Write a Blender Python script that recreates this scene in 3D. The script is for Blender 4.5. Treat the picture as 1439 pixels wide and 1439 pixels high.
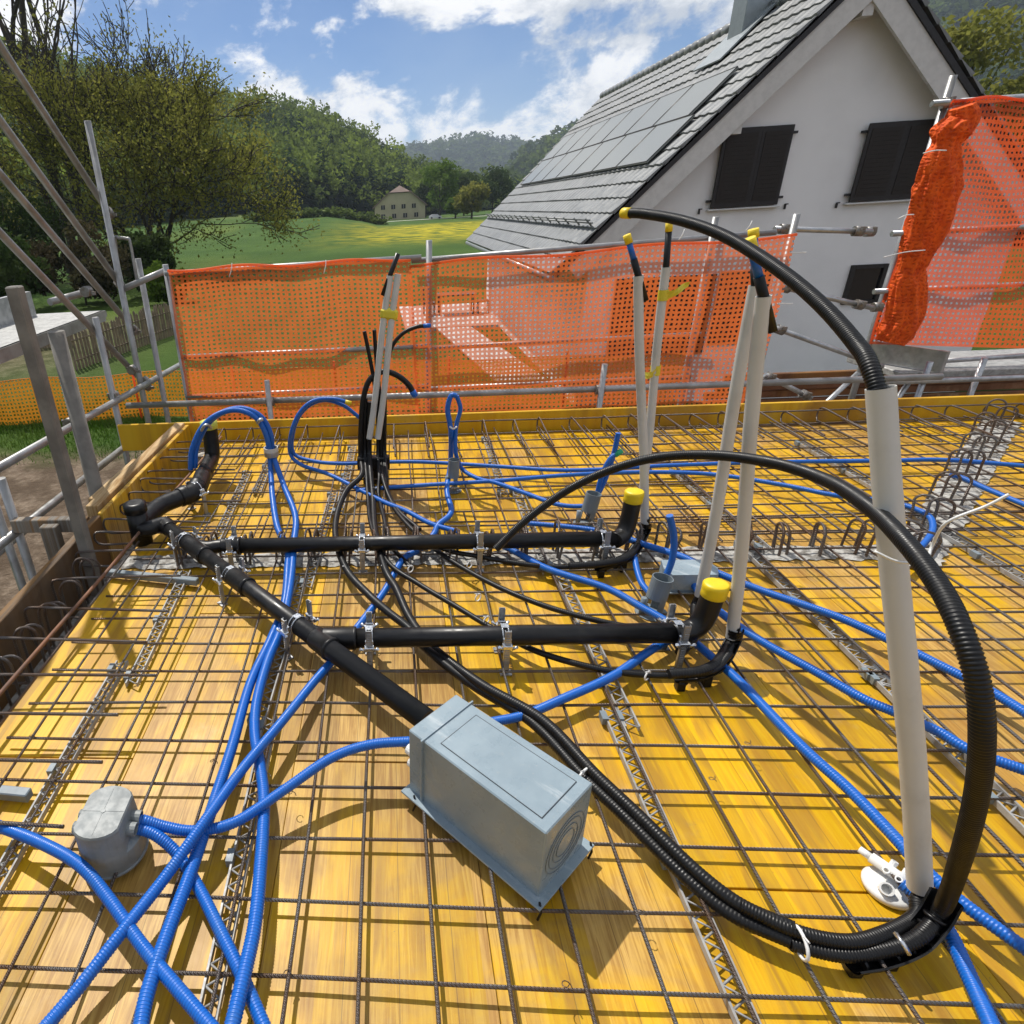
import bpy, math, random
import numpy as np
random.seed(7); RNG = np.random.default_rng(11)
for o in list(bpy.data.objects): bpy.data.objects.remove(o)
scene = bpy.context.scene
col = scene.collection

# ---------------------------------------------------------------- camera
def nz(v):
    v = np.array(v, float); return v/np.linalg.norm(v)
FPX, CX, CY, CAMH = 862.0, 480.0, 720.0, 1.46       # focal length / principal point in 1439-px units, eye height over the deck
_d = nz((545-CX, 294-CY, FPX)); _n = nz((590-CX, 2480-CY, FPX)); _n = nz(_n-_d*np.dot(_n, _d))
_t = np.cross(_n, _d); _t = _t if _t[0] > 0 else -_t
RC = np.array([_t, _d, -_n]); CAM = np.array([0, 0, CAMH])
cam_d = bpy.data.cameras.new('camera'); cam = bpy.data.objects.new('camera', cam_d); col.objects.link(cam)
M = RC @ np.diag([1, -1, -1])
from mathutils import Matrix, Vector
m4 = Matrix.Identity(4)
for i in range(3):
    for j in range(3): m4[i][j] = M[i, j]
    m4[i][3] = CAM[i]
cam.matrix_world = m4
cam_d.sensor_fit = 'HORIZONTAL'; cam_d.sensor_width = 36; cam_d.lens = FPX/1439*36
cam_d.shift_x = (719.5-CX)/1439; cam_d.clip_start = 0.02; cam_d.clip_end = 12000
scene.camera = cam
# survey helpers: where a sighted point lies on a known real plane (deck height, wall plane) or at a measured distance
def ray(x, y): return RC @ np.array([(x-CX)/FPX, (y-CY)/FPX, 1.0])
def P(x, y, z=0.0):
    r = ray(x, y); return CAM+r*((z-CAMH)/r[2])
def PY(x, y, Y):
    r = ray(x, y); return CAM+r*(Y/r[1])
def PX(x, y, X):
    r = ray(x, y); return CAM+r*(X/r[0])
def PZ(x, y, Z): return CAM+ray(x, y)*Z

# ---------------------------------------------------------------- light
SUN = nz((-0.094, 0.142, 0.265)); SUN_EL = math.asin(SUN[2]); SUN_AZ = math.atan2(SUN[0], SUN[1])
world = bpy.data.worlds.new('World'); scene.world = world; world.use_nodes = True
wn, wl = world.node_tree.nodes, world.node_tree.links
for n in list(wn): wn.remove(n)
def WN(t, **k):
    n = wn.new(t)
    for a, b in k.items(): setattr(n, a, b)
    return n
sky = WN('ShaderNodeTexSky', sky_type='NISHITA', sun_disc=False, sun_elevation=SUN_EL, sun_rotation=SUN_AZ,
         altitude=900, air_density=1.0, dust_density=0.0, ozone_density=4.0)
tc = WN('ShaderNodeTexCoord'); sep = WN('ShaderNodeSeparateXYZ'); wl.new(tc.outputs['Generated'], sep.inputs[0])
def wmath(op, a, b=None, c=None, clamp=False):
    n = WN('ShaderNodeMath', operation=op, use_clamp=clamp)
    for i, v in enumerate((a, b, c)):
        if v is None: continue
        if isinstance(v, (int, float)): n.inputs[i].default_value = v
        else: wl.new(v, n.inputs[i])
    return n.outputs[0]
cmb = WN('ShaderNodeCombineXYZ')
CLOUD_SEED = (0.45, 9.4, 4.2)
for i_, (q_, s_) in enumerate(zip(sep.outputs, (1.0, 1.0, 1.7))): wl.new(wmath('MULTIPLY_ADD', q_, s_, CLOUD_SEED[i_]), cmb.inputs[i_])
cmb2 = WN('ShaderNodeVectorMath', operation='ADD'); wl.new(cmb.outputs[0], cmb2.inputs[0]); cmb2.inputs[1].default_value = (-0.03, 0.03, 0.09)
def wnoise(vec, scale, detail, rough, dist=0.0):
    n = WN('ShaderNodeTexNoise'); wl.new(vec, n.inputs['Vector'])
    n.inputs['Scale'].default_value = scale; n.inputs['Detail'].default_value = detail
    n.inputs['Roughness'].default_value = rough; n.inputs['Distortion'].default_value = dist
    return n.outputs['Fac']
def wramp(fac, lo, hi):
    n = WN('ShaderNodeMapRange', interpolation_type='SMOOTHSTEP'); wl.new(fac, n.inputs[0])
    n.inputs[1].default_value = lo; n.inputs[2].default_value = hi; return n.outputs[0]
c_big = wnoise(cmb.outputs[0], 2.2, 3, 0.5); c_det = wnoise(cmb.outputs[0], 5.5, 10, 0.60, 0.15)
c_off = wnoise(cmb2.outputs[0], 5.5, 10, 0.60, 0.15)
dens = wmath('ADD', wmath('MULTIPLY', c_big, 0.55), wmath('MULTIPLY', c_det, 0.75))
cov = wramp(dens, 0.598, 0.668); veil = wramp(wnoise(cmb.outputs[0], 2.0, 5, 0.6), 0.36, 0.70)
lit = wramp(wmath('SUBTRACT', c_det, c_off), -0.12, 0.10)
crmp = WN('ShaderNodeMix', data_type='RGBA'); wl.new(lit, crmp.inputs[0])
crmp.inputs[6].default_value = (8.2, 8.9, 10.0, 1); crmp.inputs[7].default_value = (15.0, 15.0, 15.1, 1)
tint_ = WN('ShaderNodeMix', data_type='RGBA', blend_type='MULTIPLY'); tint_.inputs[0].default_value = 1.0; wl.new(sky.outputs[0], tint_.inputs[6]); tint_.inputs[7].default_value = (0.78, 1.0, 1.25, 1); sky_c = tint_.outputs[2]
vm = WN('ShaderNodeMix', data_type='RGBA'); wl.new(wmath('MULTIPLY', veil, 0.30), vm.inputs[0]); wl.new(sky_c, vm.inputs[6])
vm.inputs[7].default_value = (6.6, 8.4, 10.8, 1)
cm = WN('ShaderNodeMix', data_type='RGBA'); wl.new(cov, cm.inputs[0]); wl.new(vm.outputs[2], cm.inputs[6]); wl.new(crmp.outputs[2], cm.inputs[7])
bg = WN('ShaderNodeBackground'); bg.inputs[1].default_value = 0.072; wl.new(cm.outputs[2], bg.inputs[0])
wo = WN('ShaderNodeOutputWorld'); wl.new(bg.outputs[0], wo.inputs[0])
sd = bpy.data.lights.new('sun', 'SUN'); sd.energy = 4.95; sd.angle = math.radians(0.55); sd.color = (1.0, 0.95, 0.87)
so = bpy.data.objects.new('sun', sd); col.objects.link(so); so.location = (-20, 30, 60)
so.rotation_euler = Vector(SUN).to_track_quat('Z', 'Y').to_euler()
vs = scene.view_settings; vs.view_transform = 'Standard'; vs.look = 'None'; vs.gamma = 1; vs.exposure = 0.0; vs.use_curve_mapping = False

# ---------------------------------------------------------------- mesh helpers
class MB:
    def __init__(s): s.v = []; s.f = []; s.sm = []
    def add(s, vs_, fs, smooth=False):
        b = len(s.v); s.v.extend([tuple(map(float, q)) for q in vs_])
        s.f.extend([tuple(b+i for i in q) for q in fs]); s.sm.extend([smooth]*len(fs)); return s
    def box(s, c, size, R=None, b=0.0):
        hx, hy, hz = [q/2 for q in size]; V = []; F = []
        R = np.eye(3) if R is None else np.array(R); c = np.array(c, float)
        if b <= 0:
            V = [(x*hx, y*hy, z*hz) for x in (-1, 1) for y in (-1, 1) for z in (-1, 1)]
            F = [(0, 1, 3, 2), (4, 6, 7, 5), (0, 4, 5, 1), (2, 3, 7, 6), (0, 2, 6, 4), (1, 5, 7, 3)]
        else:
            idx = {}
            for x in (-1, 1):
                for y in (-1, 1):
                    for z in (-1, 1):
                        idx[x, y, z] = len(V)
                        V += [(x*hx, y*(hy-b), z*(hz-b)), (x*(hx-b), y*hy, z*(hz-b)), (x*(hx-b), y*(hy-b), z*hz)]
            g = lambda x, y, z, a: idx[x, y, z]+a
            for q in (-1, 1):
                F.append([g(q, -1, -1, 0), g(q, 1, -1, 0), g(q, 1, 1, 0), g(q, -1, 1, 0)][::q])
                F.append([g(-1, q, -1, 1), g(-1, q, 1, 1), g(1, q, 1, 1), g(1, q, -1, 1)][::q])
                F.append([g(-1, -1, q, 2), g(1, -1, q, 2), g(1, 1, q, 2), g(-1, 1, q, 2)][::q])
            for p in (-1, 1):
                for q in (-1, 1):
                    F.append([g(-1, p, q, 1), g(1, p, q, 1), g(1, p, q, 2), g(-1, p, q, 2)][::-p*q])
                    F.append([g(p, -1, q, 0), g(p, 1, q, 0), g(p, 1, q, 2), g(p, -1, q, 2)][::p*q])
                    F.append([g(p, q, -1, 0), g(p, q, 1, 0), g(p, q, 1, 1), g(p, q, -1, 1)][::-p*q])
                    for r in (-1, 1): F.append([g(p, q, r, 0), g(p, q, r, 1), g(p, q, r, 2)][::p*q*r])
        return s.add([c+R@np.array(q) for q in V], F)
    def tube(s, path, r, n=8, cap=True, smooth=True, closed=False):
        p = np.array(path, float); m = len(p); r = np.full(m, r) if np.isscalar(r) else np.array(r, float)
        t = np.zeros_like(p)
        t[1:-1] = p[2:]-p[:-2]; t[0] = p[1]-p[0]; t[-1] = p[-1]-p[-2]
        if closed: t[0] = t[-1] = p[1]-p[-2]
        t /= np.maximum(np.linalg.norm(t, axis=1)[:, None], 1e-9)
        a = np.array((0, 0, 1.0)) if abs(t[0][2]) < 0.9 else np.array((1.0, 0, 0))
        u = nz(np.cross(t[0], a)); ang = np.arange(n)*2*math.pi/n; ca, sa = np.cos(ang), np.sin(ang); V = []
        for i in range(m):
            u = nz(u-t[i]*np.dot(u, t[i])); w = np.cross(t[i], u)
            V.append(p[i]+r[i]*(ca[:, None]*u+sa[:, None]*w))
        V = np.concatenate(V)
        F = [(i*n+j, i*n+(j+1) % n, (i+1)*n+(j+1) % n, (i+1)*n+j) for i in range(m-1) for j in range(n)]
        s.add(V, F, smooth)
        if cap:
            b = len(s.v)-len(V); s.f += [tuple(b+j for j in range(n))[::-1], tuple(b+(m-1)*n+j for j in range(n))]; s.sm += [False, False]
        return s
    def cyl(s, a, b, r, n=10, r2=None): return s.tube([a, b], [r, r if r2 is None else r2], n)
    def lathe(s, a, b, prof, n=20):      # prof: (fraction along a-b, radius) pairs
        a, b = np.array(a, float), np.array(b, float); t = nz(b-a); u = nz(np.cross(t, (0, 0, 1) if abs(t[2]) < 0.9 else (1, 0, 0))); w = np.cross(t, u)
        ang = np.arange(n)*2*math.pi/n; V = np.concatenate([a+(b-a)*q+r*(np.cos(ang)[:, None]*u+np.sin(ang)[:, None]*w) for q, r in prof])
        m = len(prof); F = [(i*n+j, i*n+(j+1) % n, (i+1)*n+(j+1) % n, (i+1)*n+j) for i in range(m-1) for j in range(n)]
        s.add(V, F, False); return s
    def ring(s, a, b, ro, ri, n=20): return s.lathe(a, b, [(0, ri), (0, ro), (1, ro), (1, ri), (0.02, ri)], n)   # open pipe end with wall thickness
    def prism(s, poly, d):               # closed 3-D polygon extruded by vector d
        poly = [np.array(q, float) for q in poly]; d = np.array(d, float); n = len(poly)
        return s.add(poly+[q+d for q in poly], [tuple(range(n))[::-1], tuple(range(n, 2*n))]+[(i, (i+1) % n, n+(i+1) % n, n+i) for i in range(n)])
ORG = {}
def link_mesh(name, me, mat, parent=None):
    o = bpy.data.objects.new(name, me); col.objects.link(o)
    if mat is not None: me.materials.append(MAT[mat] if isinstance(mat, str) else mat)
    if parent is not None: o.parent = parent; ORG[o] = ORG[parent]
    return o
def build(name, mb, mat, parent=None, origin=None):
    V = np.array(mb.v)
    if parent is not None: og = ORG[parent]
    else:
        og = np.array(((V[:, 0].min()+V[:, 0].max())/2, (V[:, 1].min()+V[:, 1].max())/2, V[:, 2].min())) if origin is None else np.array(origin, float)
    me = bpy.data.meshes.new(name); me.from_pydata([tuple(q) for q in (V-og)], [], mb.f)
    me.polygons.foreach_set('use_smooth', mb.sm); me.update()
    o = link_mesh(name, me, mat, parent)
    if parent is None: o.location = og; ORG[o] = og
    return o
def tag(o, label=None, cat=None, group=None, kind=None):
    if label: o['label'] = label
    if cat: o['category'] = cat
    if group: o['group'] = group
    if kind: o['kind'] = kind
    return o
def thing(name, loc, label, cat, group=None):
    o = bpy.data.objects.new(name, None); col.objects.link(o); o.empty_display_size = 0.1
    o.location = tuple(map(float, loc)); ORG[o] = np.array(loc, float); return tag(o, label, cat, group)
def fast_mesh(name, V, quads, mat, parent=None, tint=None, smooth=False):
    og = ORG[parent] if parent is not None else np.zeros(3)
    V = np.asarray(V, float)-og; k = quads.shape[1]; nf = len(quads)
    me = bpy.data.meshes.new(name); me.vertices.add(len(V)); me.vertices.foreach_set('co', V.astype(np.float32).ravel())
    me.loops.add(nf*k); me.loops.foreach_set('vertex_index', quads.astype(np.int32).ravel())
    me.polygons.add(nf); me.polygons.foreach_set('loop_start', (np.arange(nf)*k).astype(np.int32))
    if smooth: me.polygons.foreach_set('use_smooth', np.ones(nf, bool))
    me.update(calc_edges=True); me.validate()
    if tint is not None:
        at = me.attributes.new('tint', 'FLOAT', 'POINT'); at.data.foreach_set('value', np.asarray(tint, np.float32))
    return link_mesh(name, me, mat, parent)
def crom(pts, per=8, closed=False):
    p = np.array(pts, float)
    q = np.vstack([2*p[0]-p[1], p, 2*p[-1]-p[-2]]); out = []
    for i in range(1, len(q)-2):
        for k in range(per):
            t = k/per; a, b, c, d = q[i-1], q[i], q[i+1], q[i+2]
            out.append(0.5*((2*b)+(c-a)*t+(2*a-5*b+4*c-d)*t*t+(3*b-a-3*c+d)*t**3))
    out.append(q[-2]); return np.array(out)
def resample(p, step):
    p = np.array(p); s = np.concatenate([[0], np.cumsum(np.linalg.norm(np.diff(p, axis=0), axis=1))])
    n = max(2, int(s[-1]/step)+1); t = np.linspace(0, s[-1], n)
    return np.stack([np.interp(t, s, p[:, k]) for k in range(3)], 1)
ORDW = ('first second third fourth fifth sixth seventh eighth ninth tenth eleventh twelfth thirteenth fourteenth fifteenth sixteenth '
        'seventeenth eighteenth nineteenth twentieth').split()
def ordw(i):
    if i < 20: return ORDW[i]
    t = ('twenty', 'thirty', 'forty', 'fifty')[(i+1)//10-2]
    return (t[:-1]+'ieth') if (i+1) % 10 == 0 else t+'-'+ORDW[(i+1) % 10-1]

# ---------------------------------------------------------------- materials
MAT = {}
def newmat(name):
    m = bpy.data.materials.new(name); m.use_nodes = True; MAT[name] = m
    nt = m.node_tree; b = nt.nodes['Principled BSDF']; return m, nt, b
class N:
    def __init__(s, nt): s.nt = nt
    def n(s, t, **k):
        q = s.nt.nodes.new(t)
        for a, b in k.items(): setattr(q, a, b)
        return q
    def l(s, a, b): s.nt.links.new(a, b)
    def m(s, op, a, b=None, clamp=False):
        q = s.n('ShaderNodeMath', operation=op, use_clamp=clamp)
        for i, v in enumerate((a, b)):
            if v is None: continue
            if isinstance(v, (int, float)): q.inputs[i].default_value = v
            else: s.l(v, q.inputs[i])
        return q.outputs[0]
    def pos(s): return s.n('ShaderNodeNewGeometry').outputs['Position']
    def scale(s, vec, sc):
        q = s.n('ShaderNodeVectorMath', operation='MULTIPLY'); s.l(vec, q.inputs[0]); q.inputs[1].default_value = sc; return q.outputs[0]
    def noise(s, vec, sc, det=4, ro=0.55, dist=0.0):
        q = s.n('ShaderNodeTexNoise'); s.l(vec, q.inputs['Vector']); q.inputs['Scale'].default_value = sc
        q.inputs['Detail'].default_value = det; q.inputs['Roughness'].default_value = ro; q.inputs['Distortion'].default_value = dist; return q.outputs['Fac']
    def rng(s, fac, lo, hi, a=0.0, b=1.0):
        q = s.n('ShaderNodeMapRange', interpolation_type='SMOOTHSTEP'); s.l(fac, q.inputs[0])
        for i, v in enumerate((lo, hi, a, b)): q.inputs[i+1].default_value = v
        return q.outputs[0]
    def mix(s, fac, a, b):
        q = s.n('ShaderNodeMix', data_type='RGBA')
        for i, v in ((0, fac), (6, a), (7, b)):
            if isinstance(v, (int, float)): q.inputs[i].default_value = v
            elif isinstance(v, tuple): q.inputs[i].default_value = (*v, 1)
            else: s.l(v, q.inputs[i])
        return q.outputs[2]
    def bump(s, h, st, dist=0.01):
        q = s.n('ShaderNodeBump'); s.l(h, q.inputs['Height']); q.inputs['Strength'].default_value = st; q.inputs['Distance'].default_value = dist; return q.outputs[0]
def simple(name, c, rough=0.5, metal=0.0, var=0.12, sc=8.0, c2=None, bump=0.0, bsc=60.0, spec=0.5, lo=0.35, hi=0.7):
    m, nt, b = newmat(name); k = N(nt); p = k.pos()
    c2 = c2 or tuple(q*(1-var) for q in c)
    f = k.noise(p, sc, 6, 0.6); k.l(k.mix(k.rng(f, lo, hi), c, c2), b.inputs['Base Color'])
    f2 = k.noise(p, sc*3.1, 3); k.l(k.rng(f2, 0.3, 0.7, max(0.02, rough-0.07), min(1, rough+0.1)), b.inputs['Roughness'])
    b.inputs['Metallic'].default_value = metal; b.inputs['Specular IOR Level'].default_value = spec
    if bump: k.l(k.bump(k.noise(p, bsc, 4), bump), b.inputs['Normal'])
    return m
simple('black_pipe', (0.0075, 0.0075, 0.008), 0.36, c2=(0.028, 0.026, 0.023), sc=9, lo=0.55, hi=0.8, spec=0.38)
simple('black_hose', (0.006, 0.006, 0.0065), 0.40, c2=(0.022, 0.02, 0.018), sc=11, lo=0.58, hi=0.8, spec=0.35)
simple('blue_conduit', (0.003, 0.108, 0.46), 0.36, c2=(0.03, 0.13, 0.40), sc=13, lo=0.5, hi=0.8)
simple('white_tube', (0.56, 0.555, 0.53), 0.42, c2=(0.44, 0.43, 0.40), sc=7, lo=0.45, hi=0.85)
simple('yellow_cap', (0.78, 0.56, 0.01), 0.45)
simple('lime_cap', (0.60, 0.62, 0.10), 0.45)
simple('green_tip', (0.03, 0.42, 0.20), 0.4)
simple('grey_box', (0.25, 0.315, 0.355), 0.30, c2=(0.21, 0.27, 0.31), sc=9)
def dusty():
    m = MAT['grey_box']; k = N(m.node_tree); b = m.node_tree.nodes['Principled BSDF']; src = b.inputs['Base Color'].links[0].from_socket; p = k.pos()
    rot = k.n('ShaderNodeVectorRotate', rotation_type='Z_AXIS'); k.l(p, rot.inputs['Vector']); rot.inputs['Angle'].default_value = 0.795
    d1 = k.rng(k.noise(k.scale(rot.outputs[0], (5.0, 26.0, 10.0)), 1.0, 6, 0.65), 0.54, 0.74); d2 = k.rng(k.noise(p, 90, 4, 0.7), 0.60, 0.72)
    geo = k.n('ShaderNodeNewGeometry'); sn = k.n('ShaderNodeSeparateXYZ'); k.l(geo.outputs['Normal'], sn.inputs[0])
    c = k.mix(k.m('MULTIPLY', d1, k.m('MULTIPLY', k.rng(sn.outputs[2], 0.2, 0.8), 0.55)), src, (0.55, 0.59, 0.60)); c = k.mix(k.m('MULTIPLY', d2, 0.3), c, (0.42, 0.40, 0.36)); k.l(c, b.inputs['Base Color'])
dusty()
simple('grey_plastic', (0.185, 0.225, 0.25), 0.45, c2=(0.15, 0.18, 0.2), sc=12)
simple('junction_grey', (0.225, 0.245, 0.245), 0.5, c2=(0.16, 0.175, 0.175), sc=14)
simple('white_plastic', (0.78, 0.78, 0.76), 0.35)
simple('dark_line', (0.05, 0.06, 0.07), 0.5)
simple('galvanised', (0.47, 0.48, 0.49), 0.38, metal=0.75, c2=(0.33, 0.34, 0.35), sc=18)
simple('zinc_bright', (0.70, 0.72, 0.74), 0.24, metal=0.9, c2=(0.55, 0.57, 0.6), sc=40)
simple('scaffold_steel', (0.38, 0.385, 0.385), 0.42, metal=0.55, c2=(0.25, 0.245, 0.235), sc=6)
simple('aluminium_deck', (0.40, 0.40, 0.385), 0.5, metal=0.2, c2=(0.25, 0.248, 0.24), sc=22, bump=0.4, bsc=45)
simple('coupler_steel', (0.25, 0.245, 0.24), 0.45, metal=0.6, c2=(0.16, 0.13, 0.1), sc=30)
simple('stake_wood', (0.215, 0.20, 0.175), 0.8, c2=(0.14, 0.13, 0.115), sc=9)
simple('concrete', (0.44, 0.43, 0.40), 0.9, c2=(0.17, 0.155, 0.135), sc=26, bump=0.8, bsc=60, lo=0.42, hi=0.62)
simple('spacer_grey', (0.34, 0.34, 0.33), 0.45, c2=(0.22, 0.21, 0.2), sc=20)
simple('render_white', (0.84, 0.83, 0.82), 0.9, c2=(0.78, 0.77, 0.76), sc=1.2, bump=0.15, bsc=90)
simple('fascia_white', (0.66, 0.64, 0.61), 0.6)
simple('shutter_dark', (0.022, 0.019, 0.018), 0.45, spec=0.4)
simple('window_dark', (0.012, 0.014, 0.017), 0.08, spec=0.6)
simple('roof_edge', (0.018, 0.016, 0.017), 0.5)
simple('tile_dark', (0.21, 0.215, 0.215), 0.38, c2=(0.15, 0.155, 0.155), sc=2.5, spec=0.5)
simple('chimney_metal', (0.30, 0.33, 0.34), 0.35, metal=0.4)
simple('paving', (0.52, 0.49, 0.46), 0.85, c2=(0.42, 0.40, 0.38), sc=2)
simple('garden_furniture', (0.10, 0.055, 0.035), 0.6)
simple('picket_wood', (0.26, 0.20, 0.14), 0.8, c2=(0.15, 0.12, 0.09), sc=4)
simple('farm_wall', (0.47, 0.42, 0.28), 0.9, sc=0.4)
simple('farm_roof', (0.24, 0.17, 0.14), 0.85, sc=0.3)
simple('flag_tape', (0.72, 0.60, 0.04), 0.5)
simple('car_paint', (0.5, 0.52, 0.55), 0.3)
simple('bark', (0.035, 0.028, 0.02), 0.9, c2=(0.055, 0.046, 0.034), sc=3)

def steel_mat():
    m, nt, b = newmat('rebar'); k = N(nt); p = k.pos()
    f = k.noise(p, 5.0, 5, 0.6); base = k.mix(k.rng(f, 0.38, 0.66), (0.17, 0.158, 0.15), (0.135, 0.088, 0.062))
    k.l(base, b.inputs['Base Color']); b.inputs['Metallic'].default_value = 0.65; b.inputs['Roughness'].default_value = 0.36
    sx = k.n('ShaderNodeSeparateXYZ'); k.l(p, sx.inputs[0])
    a = k.m('ADD', k.m('ADD', k.m('MULTIPLY', sx.outputs[0], 760), k.m('MULTIPLY', sx.outputs[1], 760)), k.m('MULTIPLY', sx.outputs[2], 500))
    k.l(k.bump(k.m('SINE', a), 0.8, 0.0016), b.inputs['Normal'])
    m2, nt2, b2 = newmat('rebar_rusty'); k = N(nt2); p = k.pos()
    k.l(k.mix(k.rng(k.noise(p, 9, 5), 0.35, 0.65), (0.22, 0.095, 0.045), (0.13, 0.07, 0.045)), b2.inputs['Base Color']); b2.inputs['Roughness'].default_value = 0.75
steel_mat()
def wood_mat(name, lacquer, raw, wear_lo, wear_hi, lam=0.118, axis=0, rough=0.36):
    m, nt, b = newmat(name); k = N(nt); p = k.pos()
    sx = k.n('ShaderNodeSeparateXYZ'); k.l(p, sx.inputs[0])
    A, B = sx.outputs[axis], sx.outputs[1-axis]
    oi = k.n('ShaderNodeObjectInfo').outputs['Random']
    ai = k.m('FLOOR', k.m('DIVIDE', k.m('ADD', A, 7.03), lam))
    wn_ = k.n('ShaderNodeTexWhiteNoise', noise_dimensions='2D'); cv = k.n('ShaderNodeCombineXYZ'); k.l(ai, cv.inputs[0]); k.l(oi, cv.inputs[1]); k.l(cv.outputs[0], wn_.inputs[0])
    h = wn_.outputs['Value']
    g = k.n('ShaderNodeCombineXYZ'); k.l(k.m('MULTIPLY', A, 110.0), g.inputs[0]); k.l(k.m('MULTIPLY', B, 5.0), g.inputs[1]); k.l(k.m('MULTIPLY', h, 37.0), g.inputs[2])
    grain = k.noise(g.outputs[0], 1.0, 6, 0.62, 0.9)
    g2 = k.n('ShaderNodeCombineXYZ'); k.l(k.m('MULTIPLY', A, 9.0), g2.inputs[0]); k.l(k.m('MULTIPLY', B, 1.3), g2.inputs[1]); k.l(k.m('MULTIPLY', h, 11.0), g2.inputs[2])
    fig = k.noise(g2.outputs[0], 1.0, 4, 0.5, 1.6)
    vo = k.n('ShaderNodeTexVoronoi', feature='F1'); k.l(k.scale(p, (3.1, 1.35, 1.0)) if axis == 0 else k.scale(p, (1.35, 3.1, 1.0)), vo.inputs['Vector']); vo.inputs['Scale'].default_value = 1.5
    knot = k.rng(vo.outputs['Distance'], 0.03, 0.09, 1.0, 0.0)
    wear = k.noise(p, 1.15, 6, 0.62, 0.4)
    oc = k.n('ShaderNodeSeparateColor'); k.l(k.n('ShaderNodeObjectInfo').outputs['Color'], oc.inputs[0])
    w = k.m('ADD', wear, k.m('MULTIPLY', k.m('SUBTRACT', oi, 0.5), 0.08)); w = k.m('ADD', w, k.m('MULTIPLY', k.m('SUBTRACT', oc.outputs[0], 0.5), 0.34)); w = k.m('ADD', w, k.m('MULTIPLY', k.m('SUBTRACT', h, 0.5), 0.10))
    wf = k.rng(w, wear_lo, wear_hi)
    rawc = k.mix(k.rng(grain, 0.35, 0.68), raw, tuple(q*s for q, s in zip(raw, (0.60, 0.50, 0.38))))
    lacc = k.mix(k.rng(grain, 0.3, 0.75), lacquer, tuple(q*s for q, s in zip(lacquer, (0.86, 0.72, 0.55))))
    c = k.mix(wf, lacc, rawc)
    c = k.mix(k.m('MULTIPLY', k.rng(fig, 0.47, 0.62), 0.55), c, (0.27, 0.13, 0.025))
    c = k.mix(k.m('MULTIPLY', knot, 0.8), c, (0.11, 0.055, 0.018))
    spots = k.rng(k.noise(p, 38, 3, 0.6), 0.70, 0.76); c = k.mix(k.m('MULTIPLY', spots, 0.6), c, (0.13, 0.09, 0.05)); dust = k.rng(k.noise(p, 2.6, 8, 0.72), 0.54, 0.74); c = k.mix(k.m('MULTIPLY', dust, 0.30), c, (0.56, 0.45, 0.27))
    dirt = k.rng(k.noise(p, 4.3, 7, 0.7), 0.58, 0.76); c = k.mix(k.m('MULTIPLY', dirt, 0.45), c, (0.20, 0.15, 0.09))
    fr = k.m('FRACT', k.m('DIVIDE', k.m('ADD', A, 7.03), lam)); seam = k.m('LESS_THAN', k.m('ABSOLUTE', k.m('SUBTRACT', fr, 0.5)), 0.008)
    hv = k.n('ShaderNodeHueSaturation'); hv.inputs['Saturation'].default_value = 1.0
    k.l(k.m('ADD', k.m('MULTIPLY', h, 0.34), 0.82), hv.inputs['Value']); k.l(c, hv.inputs['Color'])
    c = k.mix(k.m('MULTIPLY', seam, 0.55), hv.outputs[0], (0.10, 0.055, 0.02))
    b.inputs['Specular IOR Level'].default_value = 0.34
    k.l(c, b.inputs['Base Color']); k.l(k.rng(wear, 0.3, 0.7, rough-0.04, rough+0.16), b.inputs['Roughness'])
    k.l(k.bump(k.m('ADD', grain, k.m('MULTIPLY', seam, -1.0)), 0.18, 0.002), b.inputs['Normal'])
    return m
wood_mat('deck_wood', (0.63, 0.375, 0.004), (0.49, 0.30, 0.075), 0.46, 0.60, rough=0.42)
wood_mat('board_yellow', (0.66, 0.41, 0.02), (0.45, 0.29, 0.10), 0.58, 0.74, axis=1, lam=0.6)
wood_mat('board_brown', (0.17, 0.115, 0.065), (0.11, 0.08, 0.055), 0.4, 0.6, axis=0, lam=0.6, rough=0.7)
wood_mat('plank_brown', (0.22, 0.10, 0.05), (0.15, 0.075, 0.04), 0.4, 0.6, axis=1, lam=0.6, rough=0.7)
wood_mat('timber_raw', (0.60, 0.44, 0.24), (0.50, 0.36, 0.19), 0.4, 0.6, axis=0, lam=0.5, rough=0.7)
wood_mat('timber_grey', (0.28, 0.27, 0.25), (0.20, 0.19, 0.175), 0.4, 0.6, axis=0, lam=0.5, rough=0.8)

def net_mat(name, c, trans=0.45, clear=0.0):
    m, nt, b = newmat(name); k = N(nt); out = nt.nodes['Material Output']
    f = k.noise(k.pos(), 6, 4); cc = k.mix(k.rng(f, 0.35, 0.7), c, tuple(q*0.86 for q in c))
    k.l(cc, b.inputs['Base Color']); b.inputs['Roughness'].default_value = 0.5
    t = k.n('ShaderNodeBsdfTranslucent'); k.l(cc, t.inputs[0]); mx = k.n('ShaderNodeMixShader'); mx.inputs[0].default_value = trans
    k.l(b.outputs[0], mx.inputs[1]); k.l(t.outputs[0], mx.inputs[2])
    tr = k.n('ShaderNodeBsdfTransparent'); m2 = k.n('ShaderNodeMixShader'); m2.inputs[0].default_value = clear
    k.l(mx.outputs[0], m2.inputs[1]); k.l(tr.outputs[0], m2.inputs[2]); k.l(m2.outputs[0], out.inputs[0])
net_mat('net_orange', (0.90, 0.20, 0.045), 0.58, 0.22); net_mat('net_red', (0.86, 0.13, 0.03), 0.55, 0.22); net_mat('net_amber', (0.80, 0.30, 0.02), 0.35, 0.1); 
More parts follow.
